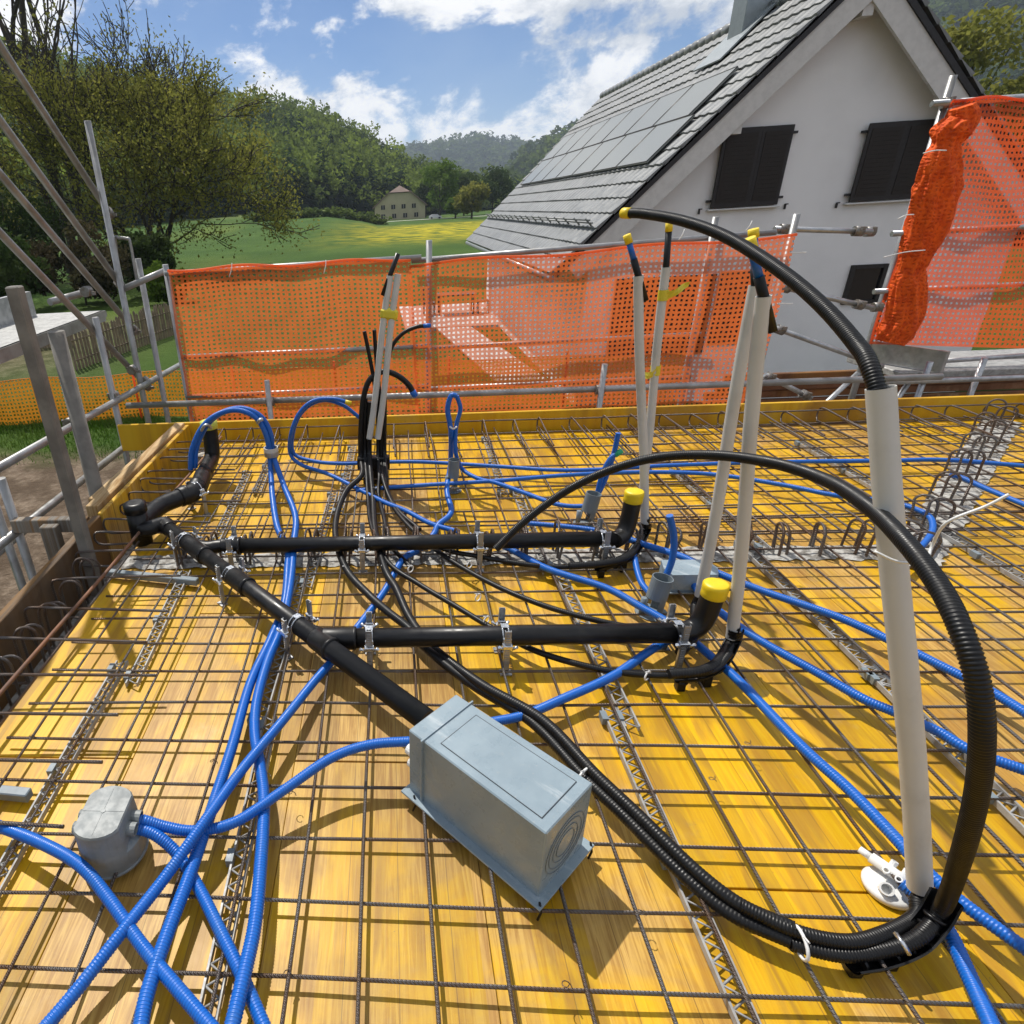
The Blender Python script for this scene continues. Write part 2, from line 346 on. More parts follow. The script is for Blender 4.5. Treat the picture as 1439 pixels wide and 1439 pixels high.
def bunch_mat():
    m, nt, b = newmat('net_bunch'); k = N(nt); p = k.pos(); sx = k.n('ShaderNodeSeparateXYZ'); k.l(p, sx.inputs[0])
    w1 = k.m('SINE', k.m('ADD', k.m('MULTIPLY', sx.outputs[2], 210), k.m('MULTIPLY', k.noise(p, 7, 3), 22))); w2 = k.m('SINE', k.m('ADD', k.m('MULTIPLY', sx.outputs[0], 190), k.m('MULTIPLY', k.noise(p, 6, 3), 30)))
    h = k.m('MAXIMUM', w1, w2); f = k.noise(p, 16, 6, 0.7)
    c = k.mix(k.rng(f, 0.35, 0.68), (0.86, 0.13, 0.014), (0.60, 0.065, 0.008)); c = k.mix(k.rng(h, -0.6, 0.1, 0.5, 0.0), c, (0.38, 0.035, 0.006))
    k.l(c, b.inputs['Base Color']); b.inputs['Roughness'].default_value = 0.7; b.inputs['Specular IOR Level'].default_value = 0.2
    k.l(k.bump(k.m('ADD', h, k.m('MULTIPLY', f, 2.0)), 0.6, 0.004), b.inputs['Normal'])
bunch_mat()
def leaf_mat(name, c1, c2, trans=0.35, attr=False):
    m, nt, b = newmat(name); k = N(nt); out = nt.nodes['Material Output']
    if attr:
        a = k.n('ShaderNodeAttribute', attribute_name='tint').outputs['Fac']; cc = k.mix(a, c1, c2)
        cc = k.mix(k.rng(k.noise(k.pos(), 0.25, 3), 0.35, 0.7, 0, 0.4), cc, tuple(q*0.7 for q in c1))
    else: cc = k.mix(k.rng(k.noise(k.pos(), 0.6, 4), 0.35, 0.68), c1, c2)
    k.l(cc, b.inputs['Base Color']); b.inputs['Roughness'].default_value = 0.85; b.inputs['Specular IOR Level'].default_value = 0.08
    t = k.n('ShaderNodeBsdfTranslucent'); k.l(cc, t.inputs[0]); mx = k.n('ShaderNodeMixShader'); mx.inputs[0].default_value = trans
    k.l(b.outputs[0], mx.inputs[1]); k.l(t.outputs[0], mx.inputs[2]); k.l(mx.outputs[0], out.inputs[0])
leaf_mat('leaf_olive', (0.24, 0.235, 0.05), (0.16, 0.17, 0.035), 0.55)
leaf_mat('leaf_green', (0.12, 0.19, 0.025), (0.085, 0.145, 0.022), 0.45)
leaf_mat('leaf_dark', (0.04, 0.07, 0.018), (0.06, 0.085, 0.024))
leaf_mat('leaf_brown', (0.075, 0.06, 0.03), (0.05, 0.05, 0.022))
leaf_mat('forest', (0.022, 0.046, 0.022), (0.22, 0.285, 0.05), 0.5, attr=True)
leaf_mat('grass', (0.06, 0.13, 0.015), (0.10, 0.15, 0.03), 0.3)
# ================================================================ terrain
def tab(x, xs, ys): return np.interp(x, xs, ys)
HL_AZ = [-75, -45, -27.4, -18.3, -11.6, -7.8, -4, 1, 4.3, 7.7, 10, 12.3]; HL_EL = [13, 12.6, 12.0, 10.0, 8.7, 8.1, 6.9, 5.0, 3.6, 2.3, 1.0, 0.0]
HL_RB = [150, 160, 185, 215, 235, 250, 275, 300, 340, 400, 470, 560]; HL_RT = [420, 430, 430, 430, 430, 430, 440, 460, 500, 550, 600, 650]
HF_AZ = [-2, 2, 5.4, 8, 11.2, 14, 20]; HF_EL = [3.6, 4.3, 4.55, 4.6, 3.8, 3.0, 2.5]
HR_AZ = [8.5, 11.2, 14, 17.3, 24, 30, 34, 37, 45, 60, 100, 130]; HR_EL = [0.8, 3.7, 4.8, 5.75, 7.0, 8.4, 10.4, 12.0, 13.0, 13, 11, 3]
def smooth(t): t = np.clip(t, 0, 1); return t*t*(3-2*t)
def hills(az, r):
    a = np.degrees(az)
    rise = tab(a, [-40, -14, -5, -2, 0.5, 6, 14], [4.5, 5.2, 5.0, 2.0, -2.2, -2.4, -1.5])
    z = -2.5+rise*smooth((r-80)/180)
    def hill(A, E, rb, rt, th):
        el = tab(a, A, E); h = np.tan(np.radians(el))*rt+1.46-th
        w = smooth((a-A[0])/1.5)*smooth((A[-1]-a)/1.5) if A[0] > -70 else smooth((A[-1]+0.5-a)/1.5)
        return np.maximum(h, 0)*w*(0.75*np.clip((r-rb)/(rt-rb), 0, 1)+0.25*smooth((r-rb)/(rt-rb)))
    z = z+hill(HL_AZ, HL_EL, tab(a, HL_AZ, HL_RB), tab(a, HL_AZ, HL_RT), 21)
    z = np.maximum(z, -2.5+hill(HF_AZ, HF_EL, 1700., 2400., 16)); z = np.maximum(z, -2.5+hill(HR_AZ, HR_EL, 700., 1350., 18))
    return z
def ground_z(x, y): return float(hills(math.atan2(x, y), math.hypot(x, y)))
azs = np.radians(np.concatenate([np.arange(-180, -80, 5), np.arange(-80, 110, 0.7), np.arange(110, 180.1, 5)]))
rs = np.concatenate([[0.5], np.geomspace(3, 6000, 130)])
A2, R2 = np.meshgrid(azs, rs); Z2 = hills(A2, R2)
bx, by = R2*np.sin(A2), R2*np.cos(A2)
Z2 = Z2+np.where(R2 > 10, 0.10*np.sin(bx*0.21+1.3)*np.cos(by*0.17)*np.clip((R2-10)/30, 0, 1), 0)
V = np.stack([bx, by, Z2], -1).reshape(-1, 3); na = len(azs); nr = len(rs)
ii, jj = np.meshgrid(np.arange(nr-1), np.arange(na-1), indexing='ij')
Q = np.stack([ii*na+jj, ii*na+jj+1, (ii+1)*na+jj+1, (ii+1)*na+jj], -1).reshape(-1, 4)[:, ::-1]
def ground_mat():
    m, nt, b = newmat('ground_mat'); k = N(nt); p = k.pos(); sx = k.n('ShaderNodeSeparateXYZ'); k.l(p, sx.inputs[0]); X, Y, Z = sx.outputs
    n1 = k.noise(p, 0.09, 6, 0.6); n2 = k.noise(p, 1.7, 6, 0.65); n3 = k.noise(p, 9.0, 5, 0.7); n4 = k.noise(p, 0.35, 5, 0.6)
    grass = k.mix(k.rng(n1, 0.35, 0.65), (0.040, 0.088, 0.012), (0.060, 0.115, 0.018))
    grass = k.mix(k.rng(n2, 0.45, 0.7, 0, 0.6), grass, (0.030, 0.066, 0.010))
    # dandelion meadow by the farm
    yel = k.m('MULTIPLY', k.rng(k.m('ABSOLUTE', k.m('SUBTRACT', X, 14.0)), 8, 30, 1, 0), k.rng(k.m('ABSOLUTE', k.m('SUBTRACT', Y, 128.0)), 20, 60, 1, 0))
    yel = k.m('MULTIPLY', yel, k.rng(n4, 0.35, 0.62)); grass = k.mix(k.m('MULTIPLY', yel, 0.85), grass, (0.52, 0.42, 0.015))
    strip = k.rng(k.noise(k.scale(p, (0.06, 0.012, 0.0)), 1.0, 3), 0.5, 0.72, 0, 0.35); grass = k.mix(strip, grass, (0.17, 0.20, 0.03))
    # far pasture
    past = k.m('MULTIPLY', k.rng(Y, 185, 215), k.rng(X, -6, 2, 1, 0)); grass = k.mix(k.m('MULTIPLY', past, 0.6), grass, (0.17, 0.20, 0.06))
    # forest floor
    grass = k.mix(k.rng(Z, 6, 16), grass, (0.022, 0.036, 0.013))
    soil = k.mix(k.rng(n3, 0.3, 0.7), (0.165, 0.118, 0.082), (0.30, 0.235, 0.17)); soil = k.mix(k.rng(n2, 0.35, 0.6), soil, (0.11, 0.078, 0.052))
    s1 = k.m('MULTIPLY', k.rng(X, -9.5, -8, 0, 1), k.rng(k.m('ADD', Y, k.m('MULTIPLY', n4, 4.0)), 12.0, 13.6, 1, 0))
    s2 = k.rng(k.m('ADD', Y, k.m('MULTIPLY', n4, 2.0)), 12.4, 13.4, 1, 0)
    s1 = k.m('MAXIMUM', s1, s2) if False else s1
    s3 = k.m('MULTIPLY', k.rng(X, -14, -7, 1, 0), k.m('MULTIPLY', k.rng(Y, 14, 20), k.rng(Y, 25, 32, 1, 0)))
    c = k.mix(k.m('MAXIMUM', s1, k.m('MULTIPLY', s3, 0.7)), grass, soil)
    k.l(c, b.inputs['Base Color']); b.inputs['Roughness'].default_value = 0.95; b.inputs['Specular IOR Level'].default_value = 0.15
    k.l(k.bump(k.m('ADD', n3, n2), 0.9, 0.12), b.inputs['Normal'])
ground_mat()
ground = fast_mesh('ground', V, Q, 'ground_mat', smooth=True); tag(ground, kind='structure')

# ---------------------------------------------------------------- foliage helpers
def leaf_quads(cen, size, flat=0.0, aspect=0.62, rng=RNG):
    n = len(cen); a = rng.normal(size=(n, 3)); a[:, 2] *= (1-flat); a /= np.linalg.norm(a, axis=1)[:, None]
    b = np.cross(a, rng.normal(size=(n, 3))); b /= np.linalg.norm(b, axis=1)[:, None]
    s = (size*(0.6+0.8*rng.random(n)))[:, None]
    v = np.stack([cen-a*s, cen+b*s*aspect, cen+a*s, cen-b*s*aspect], 1).reshape(-1, 3)
    return v, np.arange(4*n).reshape(n, 4)
def tmpl_decid(n, rng):
    k = 9; lob = rng.normal(size=(k, 3))*np.array((0.26, 0.26, 0.20))+np.array((0, 0, 0.62)); rad = 0.15+0.13*rng.random(k)
    i = rng.integers(0, k, n); d = rng.normal(size=(n, 3)); d /= np.linalg.norm(d, axis=1)[:, None]
    c = lob[i]+d*(rad[i]*(0.75+0.35*rng.random(n)))[:, None]; c[:, 2] = np.maximum(c[:, 2], 0.12)
    v, q = leaf_quads(c, np.full(n, 0.085*(130/n)**0.5), rng=rng); return v, q
def tmpl_conif(n, rng):
    z = 1-np.sqrt(rng.random(n))*0.94; a = rng.random(n)*6.283; r = 0.25*(1-z)*(0.55+0.5*rng.random(n))+0.01
    c = np.stack([r*np.cos(a), r*np.sin(a), z], 1); out = np.stack([np.cos(a), np.sin(a), np.full(n, -0.55)], 1)
    side = np.stack([-np.sin(a), np.cos(a), np.zeros(n)], 1); s = (0.03+0.06*(1-z))[:, None]*(130/n)**0.25
    v = np.stack([c-out*s*0.6, c+side*s*0.75, c+out*s*1.1, c-side*s*0.75], 1).reshape(-1, 3); return v, np.arange(4*n).reshape(n, 4)
rf = np.random.default_rng(5)
DEC = [tmpl_decid(300, rf) for _ in range(6)]; CON = [tmpl_conif(200, rf) for _ in range(4)]
DEC_S = [tmpl_decid(46, rf) for _ in range(5)]; CON_S = [tmpl_conif(40, rf) for _ in range(4)]
def forest(name, pts, hs, conif, tint, dec, con, label, wide=1.0):
    Vs, Qs, Ts = [], [], []; b = 0
    for (x, y, z), h, c, t in zip(pts, hs, conif, tint):
        v, q = (con if c else dec)[rf.integers(0, len(con if c else dec))]
        a = rf.random()*6.283; ca, sa = math.cos(a), math.sin(a); w = h*wide*(0.85+0.3*rf.random())
        vv = np.stack([(v[:, 0]*ca-v[:, 1]*sa)*w+x, (v[:, 0]*sa+v[:, 1]*ca)*w+y, v[:, 2]*h+z-0.4], 1)
        Vs.append(vv); Qs.append(q+b); b += len(v); Ts.append(np.full(len(v), t))
    o = fast_mesh(name, np.concatenate(Vs), np.concatenate(Qs), 'forest', tint=np.concatenate(Ts)); return tag(o, label, 'forest', kind='stuff')
def scatter(n, a0, a1, rb, rt, pw=0.75):
    a = np.radians(a0+(a1-a0)*rf.random(n)); ad = np.degrees(a); u = rf.random(n)**pw
    lo = rb(ad); hi = rt(ad); r = lo+(hi-lo)*u; x, y = r*np.sin(a), r*np.cos(a); z = hills(a, r); return np.stack([x, y, z], 1), u
pts, u = scatter(2500, -34, 12.6, lambda a: tab(a, HL_AZ, HL_RB)-4, lambda a: tab(a, HL_AZ, HL_RT)+12, 0.85)
nzv = np.sin(pts[:, 0]*0.045+1)*np.sin(pts[:, 1]*0.05)+rf.normal(size=len(pts))*0.45
con = nzv > 0.22; tt = np.where(con, 0.0+0.12*rf.random(len(pts)), 0.42+0.58*rf.random(len(pts)))
forest('hillside_forest', pts, 11.5+7*rf.random(len(pts))+con*5, con, tt, DEC, CON, 'mixed spruce and beech forest covering the hillside behind the meadow')
pts, u = scatter(2600, 8.8, 42, lambda a: a*0+690, lambda a: a*0+1380, 0.8); con = rf.random(len(pts)) > 0.35
forest('valley_forest', pts, 18+10*rf.random(len(pts)), con, np.where(con, 0.05, 0.5)*rf.random(len(pts))+0.05, DEC_S, CON_S, 'dark wooded slope rising behind the white house', 1.25)
pts, u = scatter(1500, -1.5, 16, lambda a: a*0+1690, lambda a: a*0+2430, 0.8); con = rf.random(len(pts)) > 0.3
forest('distant_forest', pts, 24+14*rf.random(len(pts)), con, np.where(con, 0.05, 0.45)*rf.random(len(pts))+0.05, DEC_S, CON_S, 'hazy blue wooded hill closing the far valley', 1.5)

# ---------------------------------------------------------------- single trees
def branchy(base, stems, height, spread, levels, rng, lean=0.0, upright=0.35, r0=0.32):
    segs, tips = [], []
    def grow(p, d, L, r, lv):
        pts = [p]; n = 4; dd = d.copy()
        for i in range(n):
            dd = nz(dd+rng.normal(size=3)*0.13+np.array((0, 0, 0.06*upright*3))); pts.append(pts[-1]+dd*L/n)
        r1 = r*0.62; segs.append((np.array(pts), np.linspace(r, r1, n+1), lv))
        for q in pts[1:]: tips.append((q, lv))
        if lv >= levels: return
        k = 3 if lv < 3 else 3
        for i in range(k):
            ax = rng.normal(size=3); ax = nz(ax-dd*np.dot(ax, dd)); sp = spread*(0.55+0.7*rng.random())
            nd = nz(dd*math.cos(sp)+ax*math.sin(sp)+np.array((0, 0, upright*0.35)))
            grow(pts[-1] if i < 2 else pts[2+int(rng.random()*2)], nd, L*(0.62+0.22*rng.random()), r1*(0.75 if i else 0.92), lv+1)
    for s in stems: grow(np.array(base, float)+np.array((s[0], s[1], 0)), nz((s[2], s[3], 1.0)), height*s[4], r0*s[5], 0)
    return segs, tips
def tree_branchy(name, label, base, stems, height, spread, levels, seed, leaf, nleaf, lsize, cat='tree', minlv=2, upright=0.35, r0=0.32, sparse_top=None):
    rng = np.random.default_rng(seed); t = thing(name, base, label, cat)
    segs, tips = branchy(base, stems, height, spread, levels, rng, upright=upright, r0=r0)
    mb = MB()
    for p, r, lv in segs: mb.tube(p, np.maximum(r, 0.032), 7 if lv < 2 else (5 if lv < 4 else 3), cap=False)
    build('trunk', mb, 'bark', t)
    if leaf:
        tp = np.array([q for q, lv in tips if lv >= minlv]); i = rng.integers(0, len(tp), nleaf); c = tp[i]+rng.normal(size=(nleaf, 3))*height*0.022
        if sparse_top is not None:
            keep = (c[:, 2]-base[2] < sparse_top) | (rng.random(nleaf) < 0.16); c = c[keep]
        v, q = leaf_quads(c, np.full(len(c), lsize), rng=rng); fast_mesh('crown', v, q, leaf, t)
    return t
def tree_round(name, label, base, h, w, leaf, seed, n=2600, ls=0.32, trunk=0.28, lobes=14, cat='tree', low=0.22):
    rng = np.random.default_rng(seed); t = thing(name, base, label, cat); base = np.array(base, float)
    mb = MB(); mb.tube(crom([base+(0, 0, -0.3), base+(0.1, 0, h*0.2), base+(-0.1, 0.1, h*0.5), base+(0.1, 0, h*0.8)], 3), np.linspace(trunk, 0.05, 10), 7)
    lob = rng.normal(size=(lobes, 3)); lob /= np.maximum(np.linalg.norm(lob, axis=1), 0.6)[:, None]
    lob = lob*np.array((w*0.34, w*0.34, h*(1-low)*0.34))+np.array((0, 0, h*(low+(1-low)*0.5))); rad = (0.14+0.11*rng.random(lobes))*min(w, h)
    for q in lob: mb.tube([base+(0, 0, h*0.25), base+(q+np.array((0, 0, h*0.25)))*0.5+(0, 0, 0.0), base+q], [trunk*0.4, trunk*0.22, 0.03], 4, cap=False)
    build('trunk', mb, 'bark', t)
    i = rng.integers(0, lobes, n); d = rng.normal(size=(n, 3)); d /= np.linalg.norm(d, axis=1)[:, None]
    c = base+lob[i]+d*(rad[i]*(0.55+0.55*rng.random(n)))[:, None]; c[:, 2] = np.maximum(c[:, 2], base[2]+h*0.05)
    v, q = leaf_quads(c, np.full(n, ls), rng=rng); fast_mesh('crown', v, q, leaf, t); return t
def gpt(x, y): return (x, y, ground_z(x, y)-0.05)
tree_branchy('spreading_tree', 'large spreading olive-green tree with dark forked trunks beside the meadow', gpt(-21.5, 56.5),
             [(0, 0, 0.05, 0, 0.27, 1.0), (-1.6, 0.5, -0.28, 0.1, 0.25, 0.8), (1.2, -0.3, 0.34, -0.2, 0.25, 0.85), (-0.6, 1.0, -0.5, -0.3, 0.23, 0.6), (0.5, 0.8, 0.15, 0.35, 0.26, 0.7), (0, 0, -0.15, -0.3, 0.28, 0.7), (0.8, 0, 0.85, -0.25, 0.24, 0.55), (0.7, 0.3, 0.75, 0.15, 0.24, 0.6)],
             23.5, 0.66, 5, 21, 'leaf_olive', 60000, 0.115, upright=0.17, sparse_top=14.0)
tree_branchy('bare_tree', 'tall leafless tree with fine upright twigs behind the spreading tree', gpt(-31.0, 64),
             [(0, 0, 0.05, 0, 0.34, 1.0), (0.8, 0.3, 0.25, 0.1, 0.32, 0.8), (-0.9, 0, -0.2, 0.1, 0.33, 0.8), (0.2, 0, 0.5, 0, 0.28, 0.6)],
             46, 0.36, 5, 4, None, 0, 0, upright=0.55, r0=0.5)
tree_branchy('bare_tree', 'leafless tree with many thin branches at the left edge', gpt(-37, 47),
             [(0, 0, 0.05, 0, 0.3, 1.0), (0.7, 0.2, 0.3, 0, 0.3, 0.7), (-0.5, 0, -0.2, 0, 0.3, 0.7)], 22, 0.5, 5, 9, 'leaf_brown', 5000, 0.13, upright=0.4, r0=0.3)
for i, (x, y, h, w, lf, n_, lab) in enumerate([(-17.5, 36, 4.2, 6.5, 'leaf_brown', 6000, 'brownish thicket shrub left of the dark conifer bush'), (-21, 33, 5.0, 7.0, 'leaf_dark', 6000, 'dark shrub behind the grey scaffold platform'),
        (-14.6, 39, 4.0, 3.4, 'leaf_dark', 6000, 'very dark rounded bush at the foot of the spreading tree'), (-12.2, 35, 2.2, 3.0, 'leaf_green', 3500, 'low green bush beside the picket fence corner'), (-27, 45, 7, 9, 'leaf_dark', 7000, 'tall dark shrub at the far left edge')]):
    tree_round('shrub', lab, gpt(x, y), h, w, lf, 40+i, n_, 0.13, 0.06, 16, 'shrub', 0.05)
# farm and its trees
for i, (px, r, h, w, lf, lab, nm) in enumerate([(618, 236, 17.5, 14, 'leaf_green', 'bright green broad tree right of the farmhouse', 'broad_tree'), (652, 262, 15, 13, 'leaf_dark', 'dark green tree behind the bright one near the farm', 'broad_tree'),
        (692, 268, 15, 17, 'leaf_dark', 'dark rounded tree farthest right beside the roof eave', 'broad_tree'), (598, 275, 13, 9, 'leaf_dark', 'dark tree directly behind the farmhouse gable', 'broad_tree'),
        (663, 205, 9, 11, 'leaf_olive', 'pale silvery bush at the roadside left of the tiled roof', 'roadside_bush'), (640, 222, 6, 6, 'leaf_green', 'small green bush between the farm trees', 'roadside_bush')]):
    az = math.atan2(*(ray(px, 290)[:2])); tree_round(nm, lab, gpt(r*math.sin(az), r*math.cos(az)), h, w, lf, 60+i, 2600, 0.5, 0.35, 16)
for i, (x, y, h, w, lf, lab) in enumerate([(50.5, 68, 16.5, 10, 'leaf_olive', 'pale green tree behind the right-hand verge of the house roof'), (60, 72, 15, 11, 'leaf_olive', 'pale tree at the right edge above the orange net')]):
    tree_round('broad_tree', lab, (x, y, -2.5), h, w, lf, 80+i, 5000, 0.26, 0.35, 18)
hd = []
for k in range(64):
    px = 352+k*3.0; az = math.atan2(*(ray(px, 300)[:2])); r = 178+0.16*k; hd.append((r*math.sin(az), r*math.cos(az)))
hp = np.array([(x, y, ground_z(x, y)) for x, y in hd]); tag(forest('field_hedge', hp, 1.5+1.2*rf.random(len(hp)), np.zeros(len(hp), bool), 0.25+0.35*rf.random(len(hp)), DEC_S, CON_S, 'low hedge row between the meadow and the far pasture', 1.7), cat='hedge')
# ================================================================ farmhouse far behind
az = math.atan2(*(ray(562, 300)[:2])); fx, fy = 262*math.sin(az), 262*math.cos(az); fz = ground_z(fx, fy)-0.3
t = thing('farmhouse', (fx, fy, fz), 'cream farmhouse with brown hipped gable roof beyond the meadow', 'farmhouse')
w2, dp, eh, rh = 9.6, 12.0, 5.0, 12.0
build('wall', MB().prism([(fx-w2, fy, fz), (fx+w2, fy, fz), (fx+w2, fy, fz+eh), (fx+w2*0.42, fy, fz+rh-2.6), (fx-w2*0.42, fy, fz+rh-2.6), (fx-w2, fy, fz+eh)], (0, dp, 0)), 'farm_wall', t)
mb = MB()
for s in (-1, 1): mb.prism([(fx+s*(w2+0.8), fy-0.8, fz+eh-0.5), (fx+s*w2*0.42, fy-0.8, fz+rh-2.5), (fx+s*w2*0.42, fy-0.8, fz+rh-2.1), (fx+s*(w2+0.8), fy-0.8, fz+eh-0.1)], (0, dp+1.6, 0))
mb.add([(fx-w2*0.42, fy-0.8, fz+rh-2.3), (fx+w2*0.42, fy-0.8, fz+rh-2.3), (fx, fy+2.2, fz+rh), (fx, fy+dp, fz+rh), (fx-w2*0.42, fy+dp+0.8, fz+rh-2.3), (fx+w2*0.42, fy+dp+0.8, fz+rh-2.3)], [(0, 1, 2), (1, 5, 3, 2), (0, 2, 3, 4), (4, 3, 5)])
rf_ = build('roof', mb, 'farm_roof', t)
for r_, (n_, zz_) in enumerate(((4, 4.1), (4, 1.0))):
    for k in range(n_):
        cx = fx-6.4+k*(3.9 if r_ == 0 else 4.2)
        wdw = build('window', MB().box((cx, fy-0.06, fz+zz_+0.7), (1.5, 0.16, 1.5)), 'shutter_dark', t); build('frame', MB().box((cx, fy-0.15, fz+zz_+0.7), (0.10, 0.06, 1.4)), 'fascia_white', wdw)
az = math.atan2(*(ray(612, 318)[:2])); rx, ry = 230*math.sin(az), 230*math.cos(az); rz = ground_z(rx, ry)
t = thing('parked_car', (rx, ry, rz), 'small grey car parked on the road by the farm', 'car')
build('body', MB().prism([(rx-2.1, ry, rz+0.35), (rx+2.1, ry, rz+0.35), (rx+2.1, ry, rz+0.85), (rx+1.2, ry, rz+0.95), (rx+0.7, ry, rz+1.45), (rx-1.2, ry, rz+1.45), (rx-2.1, ry, rz+0.95)], (0, 1.7, 0)), 'car_paint', t)
for s in (-1.3, 1.3): build('wheel', MB().cyl((rx+s, ry-0.05, rz+0.33), (rx+s, ry+1.75, rz+0.33), 0.33, 12), 'black_pipe', t)
az0, az1 = math.atan2(*(ray(540, 318)[:2])), math.atan2(*(ray(700, 318)[:2])); V_, F_ = [], []
for k in range(21):
    a = az0+(az1-az0)*k/20
    for r in (226, 232): V_.append((r*math.sin(a), r*math.cos(a), float(hills(a, r))+0.12))
road = MB().add(V_, [(2*k, 2*k+2, 2*k+3, 2*k+1) for k in range(20)]); tag(build('road', road, 'paving'), kind='structure')

# ================================================================ white neighbouring house
HY, VY, VF = 13.0, 12.6, 26.5
EX, EZ, AX, AZ_ = 0.2451*VY, 1.46-0.1008*VY, 0.6025*VY, 1.46+0.2444*VY
RX = 2*AX-EX; GZ = -2.5
house = thing('white_house', (AX, 19.5, GZ), 'white rendered gabled house with grey tiled roof behind the orange nets', 'house')
und = 0.34; tanp = (AZ_-EZ)/(AX-EX); wx0, wx1 = EX+0.75, RX-0.75
zl = EZ+(wx0-EX)*tanp-und
build('wall', MB().prism([(wx0, HY, GZ), (wx1, HY, GZ), (wx1, HY, zl), (AX, HY, AZ_-und), (wx0, HY, zl)], (0, VF-0.4-HY, 0)), 'render_white', house)
sl = nz((AX-EX, 0, AZ_-EZ)); nl = np.array((-sl[2], 0, sl[0])); SL = math.hypot(AX-EX, AZ_-EZ)
def roofp(side, s, y, h=0.0):
    q = np.array((EX, y, EZ))+sl*s+nl*h
    if side < 0: q[0] = 2*AX-q[0]
    return q
roof = None
for side in (1, -1):
    a = [roofp(side, 0, VY, -0.02), roofp(side, SL, VY, -0.02), roofp(side, SL, VY, -0.10), roofp(side, 0, VY, -0.10)]
    o = build('roof', MB().prism(a, (0, VF-VY, 0)), 'roof_edge', house); roof = o if side == 1 else roof
    build('barge_board', MB().prism([roofp(side, 0.25, VY+0.03, -0.103), roofp(side, SL+0.1, VY+0.03, -0.103), roofp(side, SL+0.1, VY+0.03, -0.42), roofp(side, 0.25, VY+0.03, -0.42)], (0, 0.06, 0)), 'fascia_white', house)
    build('soffit', MB().prism([roofp(side, 0.25, VY+0.095, -0.165), roofp(side, SL-0.05, VY+0.095, -0.165), roofp(side, SL-0.05, VY+0.095, -0.22), roofp(side, 0.25, VY+0.095, -0.22)], (0, HY-VY-0.11, 0)), 'fascia_white', house)
build('purlin', MB().box((AX, (VY+HY)/2+0.03, AZ_-0.62), (0.16, HY-VY-0.08, 0.30)), 'fascia_white', house)
for s_ in (1.1, 3.6):
    q = roofp(1, s_, (VY+HY)/2+0.03, -0.40); build('purlin', MB().box(q, (0.14, HY-VY-0.08, 0.26)), 'fascia_white', house)
nrow = 18; dr = SL/nrow; ys = np.arange(VY-0.02, VF, 0.075)
for side in (1, -1):
    for r in range(nrow):
        s0 = r*dr; V_, F_ = [], []
        for k, y in enumerate(ys):
            wv = 0.022*(0.5+0.5*math.cos(2*math.pi*(y/0.30))); j = 0.006*math.sin(y*3.1+r*1.7)
            V_ += [roofp(side, s0-0.03, y, 0.012), roofp(side, s0-0.03, y, 0.050+wv+j), roofp(side, s0+dr*0.5, y, 0.034+wv), roofp(side, s0+dr+0.02, y, 0.012+wv)]
        for k in range(len(ys)-1):
            for q in range(3): F_.append((4*k+q, 4*k+4+q, 4*k+5+q, 4*k+1+q))
        F_ += [(0, 1, 2, 3)]
        build('tile_row', MB().add(V_, F_, False), 'tile_dark', roof)
mb = MB()
for k in range(int((VF-VY)/0.38)): mb.tube([(AX, VY+k*0.38, AZ_+0.03), (AX, VY+k*0.38+0.36, AZ_+0.05)], [0.115, 0.13], 10)
build('ridge_tiles', mb, 'tile_dark', roof)
def solar_mat():
    m, nt, b = newmat('solar_glass'); k = N(nt); p = k.pos(); sx = k.n('ShaderNodeSeparateXYZ'); k.l(p, sx.inputs[0])
    g = k.m('LESS_THAN', k.m('FRACT', k.m('MULTIPLY', sx.outputs[1], 6.3)), 0.05)
    k.l(k.mix(g, (0.20, 0.21, 0.20), (0.25, 0.255, 0.25)), b.inputs['Base Color']); b.inputs['Roughness'].default_value = 0.30; b.inputs['Specular IOR Level'].default_value = 0.7
solar_mat()
for r in range(2):
    for c in range(7):
        s0, y0 = 2.45+r*1.02, VY+0.75+c*1.72+(0.3 if r == 1 else 0)
        if (r == 2 and c in (2, 3)): continue
        a = [roofp(1, s0, y0, 0.085), roofp(1, s0+0.99, y0, 0.085), roofp(1, s0+0.99, y0+1.69, 0.085), roofp(1, s0, y0+1.69, 0.085)]
        pn = build('solar_panel', MB().prism(a, nl*0.035), 'solar_glass', roof)
        fr = MB()
        for i in range(4): fr.tube([np.array(a[i])+nl*0.037, np.array(a[(i+1) % 4])+nl*0.037], 0.007, 4)
        build('frame', fr, 'roof_edge', pn)
sg = MB()
for h in (0.13, 0.20): sg.tube([roofp(1, 1.05, VY+0.2, h), roofp(1, 1.05, VF-0.3, h)], 0.016, 6)
for k in range(17): sg.tube([roofp(1, 1.05, VY+0.4+k*0.8, 0.02), roofp(1, 1.05, VY+0.4+k*0.8, 0.24)], 0.018, 5)
build('snow_guard', sg, 'tile_dark', roof)
build('gutter', MB().tube([roofp(1, -0.09, VY-0.02, -0.05), roofp(1, -0.09, VF, -0.05)], 0.065, 8), 'chimney_metal', roof)
